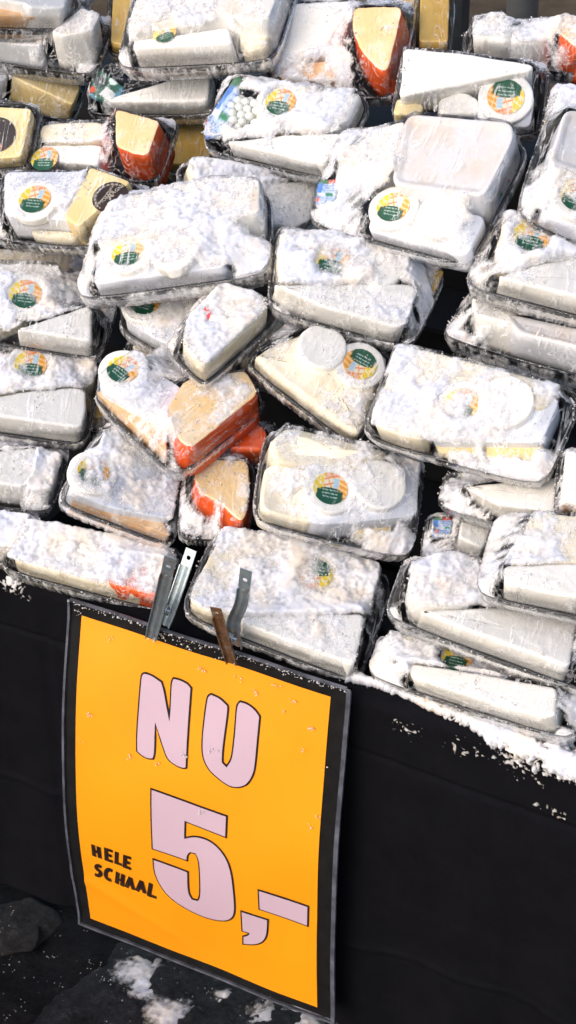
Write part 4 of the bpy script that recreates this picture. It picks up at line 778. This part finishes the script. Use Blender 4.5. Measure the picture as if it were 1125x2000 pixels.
["frosted tray end at the right edge, between sticker tray and box tray",[0.1885,0.5154,0.9077],[[0.9874,0.1253,-0.0971],[-0.0515,0.8326,0.5515],[0.1499,-0.5395,0.8285]],[[-0.0487,0.0318],[0.0491,0.0377],[0.0431,-0.0374],[-0.0444,-0.0314]],0.7,[["lump",0.018,[[-0.0367,0.0118],[0.033,0.0139],[0.0303,-0.0333],[-0.0171,-0.0318],[-0.0347,-0.0306]],{}]]],
["dark hidden tray with a green sticker edge, behind the large snow caked tray",[0.2186,0.3111,0.7032],[[0.9667,0.2518,-0.0458],[-0.2106,0.8844,0.4164],[0.1454,-0.3929,0.908]],[[-0.0811,0.0274],[0.0808,0.0335],[0.0799,-0.0331],[-0.0818,-0.027]],0.3,[["carton",0.0108,[[-0.0679,0.0148],[0.0292,0.0159],[0.025,-0.0248],[-0.066,-0.0252]],{"sticker":[-0.0417,0.0035,0.022,0],"disc":1}]]],
["pale yellow parcel below the middle wedge tray, mostly hidden",[-0.0595,0.2733,0.6806],[[0.9031,0.3205,-0.2859],[-0.165,0.8735,0.4581],[0.3966,-0.3665,0.8416]],[[-0.0476,0.0441],[0.0471,0.046],[0.042,-0.0451],[-0.0414,-0.0432]],0.25,[["creamwrap",0.018,[[-0.0444,0.0268],[0.0411,0.0324],[0.0352,-0.0435],[-0.0375,-0.0418]],{}]]],
["small cream chunk in a gap, under the green sticker tray",[-0.1869,0.2132,0.6561],[[0.9272,0.2335,-0.2929],[-0.0899,0.8978,0.4311],[0.3636,-0.3734,0.8535]],[[-0.0379,0.0249],[0.0376,0.0272],[0.0285,-0.027],[-0.0282,-0.0246]],0.35,[["cream",0.0126,[[-0.0299,0.0131],[0.0111,0.014],[0.0179,-0.0184],[-0.0199,-0.0145]],{}]]],
["golden cheese in the dark gap right of the thick blunt wedge",[-0.2469,0.1841,0.6036],[[0.8518,0.4982,-0.1616],[-0.3736,0.7943,0.4791],[0.3671,-0.3477,0.8627]],[[-0.0276,0.0282],[0.0272,0.0288],[0.0231,-0.0285],[-0.0225,-0.0279]],0.2,[["gouda",0.009,[[-0.0186,0.0173],[0.0188,0.0156],[0.0159,-0.0181],[-0.0179,-0.0225]],{}]]],
["amber cheese tray between the two top left trays",[-0.4264,0.584,0.9022],[[0.9015,0.4321,-0.0234],[-0.3764,0.8097,0.4501],[0.2134,-0.397,0.8927]],[[-0.0361,0.0617],[0.036,0.0733],[0.0283,-0.0715],[-0.0282,-0.0599]],0.1,[["gouda",0.0108,[[-0.0291,0.0427],[0.033,0.0538],[0.0249,-0.0692],[-0.0235,-0.0593]],{}]]],
["tray under the carton and black label tray, only its dark edge showing",[-0.4036,0.2774,0.7063],[[0.8754,0.4725,-0.102],[-0.4,0.8266,0.3959],[0.2714,-0.3058,0.9126]],[[-0.0744,0.0307],[0.0741,0.0314],[0.0678,-0.031],[-0.067,-0.0302]],0.3,[["cream",0.0,[[-0.0609,0.0166],[0.0631,0.0208],[0.0548,-0.0171],[-0.0563,-0.0215]],{}]]]
]
TR = [make_tray(i, lab, P0, ax, quad, snow, pcs) for i, (lab, P0, ax, quad, snow, pcs) in enumerate(PACKS)]
# the heap carries on along the stall past both sides of the photograph
def copy_tree(o, parent=None):
    c = o.copy(); C.objects.link(c); c.parent = parent
    for ch in o.children: copy_tree(ch, c)
    return c
def image_x(v):
    d = Vector(v)-Vector((CX, CY, CZ)); return 562.5+3900*d.dot(rt)/d.dot(fw)
for root, dat in zip(TR, PACKS):
    if dat[0].startswith(('mostly hidden', 'upright', 'dark hidden', 'nearly', 'red orange cheese')): continue
    half = max(abs(q[0]) for q in dat[3])+.02
    for sh in (-.42, .42):
        x = dat[1][0]+sh; s = 1 if sh > 0 else -1
        if abs(x) > .74: continue
        ex = image_x((x-s*half, dat[1][1], dat[1][2]+.02))
        if (s < 0 and ex > -60) or (s > 0 and ex < 1200): continue
        c = copy_tree(root); c.location.x = x
        c['group'] = 'cheese trays further along the stall'
        c['label'] = 'snow dusted wrapped cheese tray further along the heap, beyond the %s side of the picture' % ('left' if s < 0 else 'right')

# ------------------------------------------------------------------ price sign
TAU = math.radians(4); SW, SH, ZT = .297, .42, .475
def sgn(u, v, off=0.0):
    """metres across and down the sheet -> world"""
    U, Vv = u/SW, v/SH
    bl = (0.022*(1-U)+0.012*U)*math.sin(math.pi*min(max(Vv, 0), 1))
    bl += .0016*math.exp(-((v-.355-.30*u)/.007)**2)*max(0, 1-U*1.6)+.0010*math.sin(u*40+v*11)*math.sin(v*24-u*9)
    return (-SW/2+u, -.012-v*math.sin(TAU)-bl-off, ZT-v*math.cos(TAU))
sign = bpy.data.objects.new('price_sign', None); C.objects.link(sign)
tag(sign, 'yellow orange price sheet NU 5,- HELE SCHAAL in a clear sleeve clipped to the stall', 'price sign')
def sheet(name, u0, u1, v0, v1, off, mt, n1=30, n2=44, wav=0):
    V = []
    for i in range(n1+1):
        for j in range(n2+1):
            u = u0+(u1-u0)*i/n1; v = v0+(v1-v0)*j/n2
            V.append(sgn(u, v, off+wav*math.sin(u*31+v*13)*math.sin(v*37-u*9)))
    return mesh(name, V, gridfaces(n1+1, n2+1)[:, ::-1].copy(), mt, sign)
m, nt, b = mat('orange_fluorescent_paper'); M['paper'] = m
nt.links.new(ramp(nt, noise(nt, 7, 3, .5), [(.3, (.93, .315, .002)), (.7, (.94, .355, .004))]), b.inputs['Base Color']); b.inputs['Roughness'].default_value = .5
M['lilac'] = simple('lilac_print', (.57, .415, .51), (.59, .435, .53), 9, .5, 0, 0)
M['backing'] = simple('black_card', (.005, .005, .006), (.010, .010, .011), 60, .7, .2, .0005, spec=.15)
sheet('black_backing', -.013, SW+.0165, -.0145, SH+.011, 0, M['backing'])
sheet('paper_sheet', 0, SW, 0, SH, .0012, M['paper'], 60, 84, wav=.00015)
def smooth_poly(P, corner=.75, it=3):
    """round a traced outline, keeping its sharp corners"""
    P = [Vector(q) for q in P]
    for _ in range(it):
        Q = []; n = len(P)
        sharp = []
        for k in range(n):
            a, b_, c = P[k-1], P[k], P[(k+1) % n]
            d1 = (b_-a); d2 = (c-b_)
            sharp.append(d1.length == 0 or d2.length == 0 or d1.angle(d2) > corner)
        for k in range(n):
            a, b_, c = P[k-1], P[k], P[(k+1) % n]
            if sharp[k]: Q.append(b_)
            else: Q += [b_.lerp(a, .25), b_.lerp(c, .25)]
        P = Q
    return P
def offset_poly(P, d):
    n = len(P); ar = area([(q.x, q.y) for q in P]); s = 1 if ar > 0 else -1; out = []
    for k in range(n):
        a, b_, c = P[k-1], P[k], P[(k+1) % n]
        n1 = Vector(((b_-a).y, -(b_-a).x)).normalized()*s; n2 = Vector(((c-b_).y, -(c-b_).x)).normalized()*s
        t = n1+n2
        if t.length < 1e-6: t = n1
        t.normalize(); k_ = 1/max(.45, t.dot(n1)); out.append(b_+t*d*min(k_, 2.0))
    return out
def fill(name, P, off, mt):
    bm = bmesh.new(); vs = [bm.verts.new((q.x, q.y, 0)) for q in P]
    tris = geometry.tessellate_polygon([[Vector((q.x, q.y, 0)) for q in P]])
    for t in tris:
        try: bm.faces.new([vs[i] for i in t])
        except ValueError: pass
    for k in range(1, 24):
        gg = bm.verts[:]+bm.edges[:]+bm.faces[:]
        bmesh.ops.bisect_plane(bm, geom=gg, plane_co=(0, k*.0185, 0), plane_no=(0, 1, 0))
    for k in range(1, 20):
        gg = bm.verts[:]+bm.edges[:]+bm.faces[:]
        bmesh.ops.bisect_plane(bm, geom=gg, plane_co=(k*.0155, 0, 0), plane_no=(1, 0, 0))
    for v in bm.verts:
        v.co = Vector(sgn(v.co.x, v.co.y, off))
    bmesh.ops.recalc_face_normals(bm, faces=bm.faces[:])
    me = bpy.data.meshes.new(name); bm.to_mesh(me); bm.free(); me.materials.append(mt)
    o = bpy.data.objects.new(name, me); C.objects.link(o); o.parent = sign; return o
GL = {"N":[[0.0823,0.0408],[0.092,0.0413],[0.1028,0.0452],[0.1062,0.0527],[0.1149,0.0874],[0.115,0.0687],[0.1145,0.0408],[0.1169,0.0362],[0.1245,0.0353],[0.1341,0.0369],[0.1384,0.041],[0.1382,0.0849],[0.1385,0.1368],[0.1362,0.139],[0.1282,0.1395],[0.1176,0.1364],[0.1125,0.1307],[0.098,0.0963],[0.0994,0.1334],[0.0975,0.1404],[0.0911,0.1426],[0.0837,0.1412],[0.0774,0.1375],[0.0763,0.118],[0.077,0.0839],[0.0779,0.0476],[0.0792,0.0433]],"U":[[0.1621,0.0408],[0.1723,0.0417],[0.1822,0.0478],[0.183,0.053],[0.1822,0.0705],[0.1804,0.103],[0.1811,0.1157],[0.186,0.1193],[0.191,0.1099],[0.1924,0.0941],[0.1929,0.067],[0.1924,0.0437],[0.1962,0.0386],[0.2047,0.0382],[0.2143,0.042],[0.2201,0.0479],[0.2198,0.0644],[0.219,0.1093],[0.216,0.1235],[0.2096,0.1356],[0.1989,0.1422],[0.1888,0.1429],[0.1767,0.1371],[0.1653,0.1302],[0.1575,0.1172],[0.1557,0.0983],[0.1563,0.0711],[0.1578,0.0471],[0.1591,0.0433]],"5":[[0.0963,0.1796],[0.1883,0.1826],[0.1878,0.211],[0.1379,0.2085],[0.1371,0.2323],[0.1503,0.2238],[0.1703,0.2226],[0.187,0.2352],[0.1952,0.2552],[0.198,0.29],[0.198,0.3169],[0.1918,0.3303],[0.1777,0.3388],[0.1568,0.342],[0.1326,0.3378],[0.1122,0.3275],[0.1011,0.311],[0.0967,0.2959],[0.0966,0.2786],[0.14,0.2798],[0.1393,0.3112],[0.1441,0.3188],[0.1511,0.3179],[0.1545,0.3109],[0.1554,0.2795],[0.1543,0.2559],[0.15,0.249],[0.1439,0.2498],[0.1397,0.2559],[0.1395,0.2635],[0.0963,0.2633]],",":[[0.206,0.31],[0.2382,0.3094],[0.2371,0.3329],[0.2321,0.3459],[0.2216,0.3555],[0.2063,0.3615],[0.2068,0.3491],[0.2135,0.3438],[0.2146,0.3403],[0.2061,0.3408]],"-":[[0.2277,0.2694],[0.2866,0.2693],[0.2862,0.2981],[0.2284,0.2973]]}
for ch, P in GL.items():
    Q = smooth_poly(P)
    fill('letter_outline', offset_poly(Q, .0013), .0019, M['ink_black']); fill('letter', offset_poly(Q, -.0007), .0024, M['lilac'])
ST = {"H1":[[[0.018,0.2899],[0.0179,0.3074]],[[0.0252,0.2899],[0.0252,0.3069]],[[0.018,0.2988],[0.0252,0.2984]]],"E1":[[[0.0416,0.2889],[0.0352,0.2891],[0.0342,0.3056],[0.0403,0.3056]],[[0.035,0.2968],[0.04,0.2968]]],"L1":[[[0.049,0.2896],[0.0471,0.3053],[0.0524,0.3051]]],"E2":[[[0.0656,0.2894],[0.06,0.2897],[0.058,0.3061],[0.0644,0.3059]],[[0.0591,0.2972],[0.0637,0.2974]]],"S":[[[0.0259,0.3223],[0.0221,0.3204],[0.0185,0.3238],[0.0188,0.328],[0.023,0.3297],[0.024,0.3337],[0.0202,0.339],[0.0152,0.3381]]],"C":[[[0.0403,0.3221],[0.0361,0.3204],[0.0317,0.3254],[0.0298,0.3338],[0.0318,0.3386],[0.0373,0.3379]]],"H2":[[[0.0476,0.3206],[0.0444,0.3396]],[[0.0547,0.3205],[0.0515,0.3399]],[[0.0459,0.331],[0.0531,0.3308]]],"A1":[[[0.0574,0.3391],[0.0643,0.321],[0.0668,0.3384]],[[0.0602,0.3321],[0.0659,0.3317]]],"A2":[[[0.0718,0.3383],[0.079,0.3198],[0.0819,0.3368]],[[0.0745,0.3313],[0.0805,0.3313]]],"L2":[[[0.091,0.3197],[0.0875,0.3378],[0.0953,0.3373]]]}
for ch, ls in ST.items():
    if ch not in ('S', 'C'): ls = [[a_, b_] for L in ls for a_, b_ in zip(L[:-1], L[1:])]
    for li, L in enumerate(ls):
        P = [Vector(q) for q in L]
        if ch in ('S', 'C'):
            for _ in range(2):
                Q = [P[0]]
                for a_, b_ in zip(P[:-1], P[1:]): Q += [a_.lerp(b_, .25), a_.lerp(b_, .75)]
                P = Q+[P[-1]]
        if ch not in ('S', 'C'):
            d = (P[1]-P[0]).normalized(); e_ = .0022 if ch[0] in 'EL' else .0006; P = [P[0]-d*e_, P[1]+d*e_]
        left, right = [], []
        for k, q in enumerate(P):
            a_ = P[max(k-1, 0)]; c_ = P[min(k+1, len(P)-1)]; d = (c_-a_).normalized(); n = Vector((-d.y, d.x))
            if 0 < k < len(P)-1:
                d1 = (q-P[k-1]).normalized(); n1 = Vector((-d1.y, d1.x)); sc_ = 1/max(.5, n.dot(n1))
            else: sc_ = 1
            hw = (.0027 if abs((P[-1]-P[0]).y) > abs((P[-1]-P[0]).x) or ch in ('S', 'C') else .0021)*sc_
            left.append(q+n*hw); right.append(q-n*hw)
        fill('letter', left+right[::-1], .0019+.0002*li, M['ink_black'])
# sleeve
m = bpy.data.materials.new('clear_sleeve'); m.use_nodes = True; M['sleeve'] = m
nt = m.node_tree; nt.nodes.clear(); out = nt.nodes.new('ShaderNodeOutputMaterial')
tr = nt.nodes.new('ShaderNodeBsdfTransparent'); tr.inputs[0].default_value = (.97, .97, .98, 1)
gl = nt.nodes.new('ShaderNodeBsdfGlossy'); gl.inputs['Roughness'].default_value = .25; gl.inputs[0].default_value = (.8, .8, .8, 1)
fr = nt.nodes.new('ShaderNodeFresnel'); fr.inputs['IOR'].default_value = 1.18
bq = bump(nt, noise(nt, 22, 4, .6), .4, .004, None); nt.links.new(bq, gl.inputs['Normal'])
mxs = nt.nodes.new('ShaderNodeMixShader'); nt.links.new(fr.outputs[0], mxs.inputs[0]); nt.links.new(tr.outputs[0], mxs.inputs[1]); nt.links.new(gl.outputs[0], mxs.inputs[2])
nt.links.new(mxs.outputs[0], out.inputs[0])
M['weld'] = simple('welded_plastic_edge', (.045, .048, .062), (.13, .135, .17), 45, .3, .3, .0006, spec=.6, lo=.4, hi=.7)
e0, e1, f0, f1 = -.0165, SW+.0225, -.0175, SH+.0145
sheet('sleeve', -.0135, SW+.0170, -.0150, SH+.0115, .0036, M['sleeve'], wav=.0004)
def strip(name, pts, wd, parent, mt, off=.0):
    V = []; F = []
    for k, (u, v, du, dv) in enumerate(pts):
        for s in (0, 1):
            for o_ in (0.0005, .0032): V.append(sgn(u+du*s*wd, v+dv*s*wd, o_+off))
    n = len(pts)
    for k in range(n-1):
        a_ = k*4; b_ = a_+4
        F += [(a_, b_, b_+2, a_+2), (a_+1, a_+3, b_+3, b_+1), (a_, a_+1, b_+1, b_), (a_+2, b_+2, b_+3, a_+3)]
    F += [(0, 2, 3, 1), (n*4-4, n*4-3, n*4-1, n*4-2)]
    return mesh(name, V, F, mt, parent, smooth=False)
vs = [f0+(f1-f0)*k/40 for k in range(41)]; us = [e0+(e1-e0)*k/24 for k in range(25)]
strip('sleeve_edge', [(e0, v, 1, 0) for v in vs], .0028, sign, M['weld'])
strip('sleeve_edge', [(e1, v, -1, 0) for v in vs], .0048, sign, M['weld'])
strip('sleeve_edge', [(u, f0, 0, 1) for u in us], .0026, sign, M['weld'])
strip('sleeve_edge', [(u, f1, 0, -1) for u in us], .0026, sign, M['weld'])
# snow specks on the sleeve
rr = np.random.RandomState(12)
pts = []
for k in range(26):
    cu_, cv_ = rr.uniform(-.012, SW+.012), (abs(rr.normal(0, .03))-.014 if k < 14 else rr.uniform(0, .2))
    for q in range(rr.randint(3, 12)): pts.append(sgn(cu_+rr.normal(0, .0022), cv_+rr.normal(0, .0018), .0042))
for k in range(240):
    pts.append(sgn(rr.uniform(-.016, SW+.02), -.0165+abs(rr.normal(0, .0022)), rr.uniform(.002, .006)))
sc_o = crystals('snow_crystals', np.array(pts), rr, sign, .0003, .0011)

# ------------------------------------------------------------------ metal clips
m, nt, b = mat('worn_steel'); M['steel'] = m
nt.links.new(ramp(nt, noise(nt, 60, 6, .7), [(.3, (.24, .29, .33)), (.55, (.42, .50, .55)), (.74, (.26, .16, .10))]), b.inputs['Base Color'])
b.inputs['Metallic'].default_value = .75; b.inputs['Roughness'].default_value = .38; bump(nt, noise(nt, 300, 4, .6), .3, .0005, b)
m, nt, b = mat('rusty_steel'); M['rust'] = m
nt.links.new(ramp(nt, noise(nt, 70, 6, .7), [(.35, (.12, .09, .07)), (.52, (.28, .15, .07)), (.64, (.36, .36, .36))]), b.inputs['Base Color'])
b.inputs['Metallic'].default_value = .6; b.inputs['Roughness'].default_value = .45; bump(nt, noise(nt, 300, 4, .6), .4, .0006, b)
def arm(path, width, wdir, mt, parent):
    """sheet metal lever with turned-down long edges and a round hole near its free end"""
    P = [Vector(q) for q in path]
    # resample by Catmull-like lerp
    T = 14; pts = []
    n = len(P)-1
    for k in range(T+1):
        s = k/T*n; i = min(int(s), n-1); u = s-i
        p0 = P[max(i-1, 0)]; p1 = P[i]; p2 = P[i+1]; p3 = P[min(i+2, n)]
        pts.append(.5*((2*p1)+(p2-p0)*u+(2*p0-5*p1+4*p2-p3)*u*u+(3*p1-p0-3*p2+p3)*u**3))
    bm = bmesh.new(); wd = Vector(wdir).normalized()
    L = sum((a-b_).length for a, b_ in zip(pts[:-1], pts[1:]))
    rows = []
    prof = [(-.5, .0028), (-.5, .0), (-.28, -.0006), (0, .0004), (.28, -.0006), (.5, .0), (.5, .0028)]
    def frame(k):
        d = (pts[min(k+1, T)]-pts[max(k-1, 0)]).normalized(); nn = wd.cross(d).normalized(); w2 = d.cross(nn).normalized(); return d, nn, w2
    cut = T-3
    for k in range(cut+1):
        d, nn, w2 = frame(k); f_ = 1 if k > 2 else .85+.05*k
        rows.append([bm.verts.new(pts[k]+w2*(u*width*f_)+nn*h) for u, h in prof])
    for a_, b_ in zip(rows[:-1], rows[1:]):
        for i in range(len(prof)-1): bm.faces.new((a_[i], a_[i+1], b_[i+1], b_[i]))
    # end plate with the hole
    d, nn, w2 = frame(cut); base = pts[cut]; tip = (pts[T]-pts[cut]).length; hw = width/2; cc = base+d*(tip*.5); hr = width*.20
    N_ = 16; inner = []; outer = []
    for k in range(N_):
        a_ = 2*math.pi*k/N_; c_, s_ = math.cos(a_), math.sin(a_)
        mxv = max(abs(c_), abs(s_)); inner.append(bm.verts.new(cc+w2*(c_*hr)+d*(s_*hr)))
        outer.append(bm.verts.new(cc+w2*(c_/mxv*hw)+d*(s_/mxv*tip*.5)))
    for k in range(N_):
        j = (k+1) % N_; bm.faces.new((inner[k], inner[j], outer[j], outer[k]))
    me = bpy.data.meshes.new('arm'); bm.to_mesh(me); bm.free(); me.materials.append(mt)
    o = bpy.data.objects.new('arm', me); C.objects.link(o); o.parent = parent
    so_ = o.modifiers.new('solid', 'SOLIDIFY'); so_.thickness = .0010; so_.offset = 0
    for f_ in me.polygons: f_.use_smooth = False
    return o
CL = [{"front":[[-0.0566,-0.022,0.4824],[-0.0385,-0.03,0.5377],[-0.0127,-0.046,0.6134]],"back":[[-0.0478,-0.008,0.4927],[-0.0379,0.002,0.5302],[-0.0301,0.022,0.5762]]},{"front":[[0.0411,-0.024,0.4865],[0.0449,-0.046,0.5383],[0.0514,-0.07,0.5894]],"back":[[0.043,-0.015,0.5027],[0.0488,-0.032,0.5443],[0.0652,-0.042,0.5834],[0.0724,-0.046,0.6268]]}]
for k, (c_, lab) in enumerate(zip(CL, ('blue grey steel clip at the left, its arms close together on the sign top', 'rusty fronted steel clip at the right, its back arm bent upright'))):
    root = bpy.data.objects.new('metal_clip', None); C.objects.link(root); tag(root, lab, 'clip', 'metal clips holding the price sign')
    fr_, bk = c_['front'], c_['back']
    wdf = (1, .18, 0.10); wdb = (1, .1, -.1)
    arm(fr_, .0125 if k == 0 else .0112, wdf, M['steel'] if k == 0 else M['rust'], root)
    arm(bk, .0120 if k == 0 else .0125, wdb, M['steel'], root)
    # pivot pin and spring between the arms
    a_ = Vector(fr_[0]).lerp(Vector(fr_[1]), .75); b_ = Vector(bk[0]).lerp(Vector(bk[1]), .6)
    mid = (a_+b_)/2
    tube('pivot_pin', mid-Vector((.0075, 0, 0)), mid+Vector((.0075, 0, 0)), .0014, M['steel'], root, 10)
    V = []; F = []
    for i in range(61):
        t = i/60; an = t*2*math.pi*5; cx_ = mid.x-.005+.010*t
        for j in range(6):
            b2 = 2*math.pi*j/6; rr_ = .0046+.0008*math.cos(b2)
            V.append((cx_+.0007*math.sin(b2), mid.y+rr_*math.cos(an), mid.z+rr_*math.sin(an)))
    for i in range(60):
        for j in range(6): F.append((i*6+j, i*6+(j+1) % 6, (i+1)*6+(j+1) % 6, (i+1)*6+j))
    mesh('spring', V, F, M['steel'], root)
    # jaw linking both arms down onto the sheet
    tube('jaw', Vector(fr_[0])+Vector((-.005, .001, 0)), Vector(fr_[0])+Vector((.005, .001, 0)), .0012, M['steel'], root, 8)
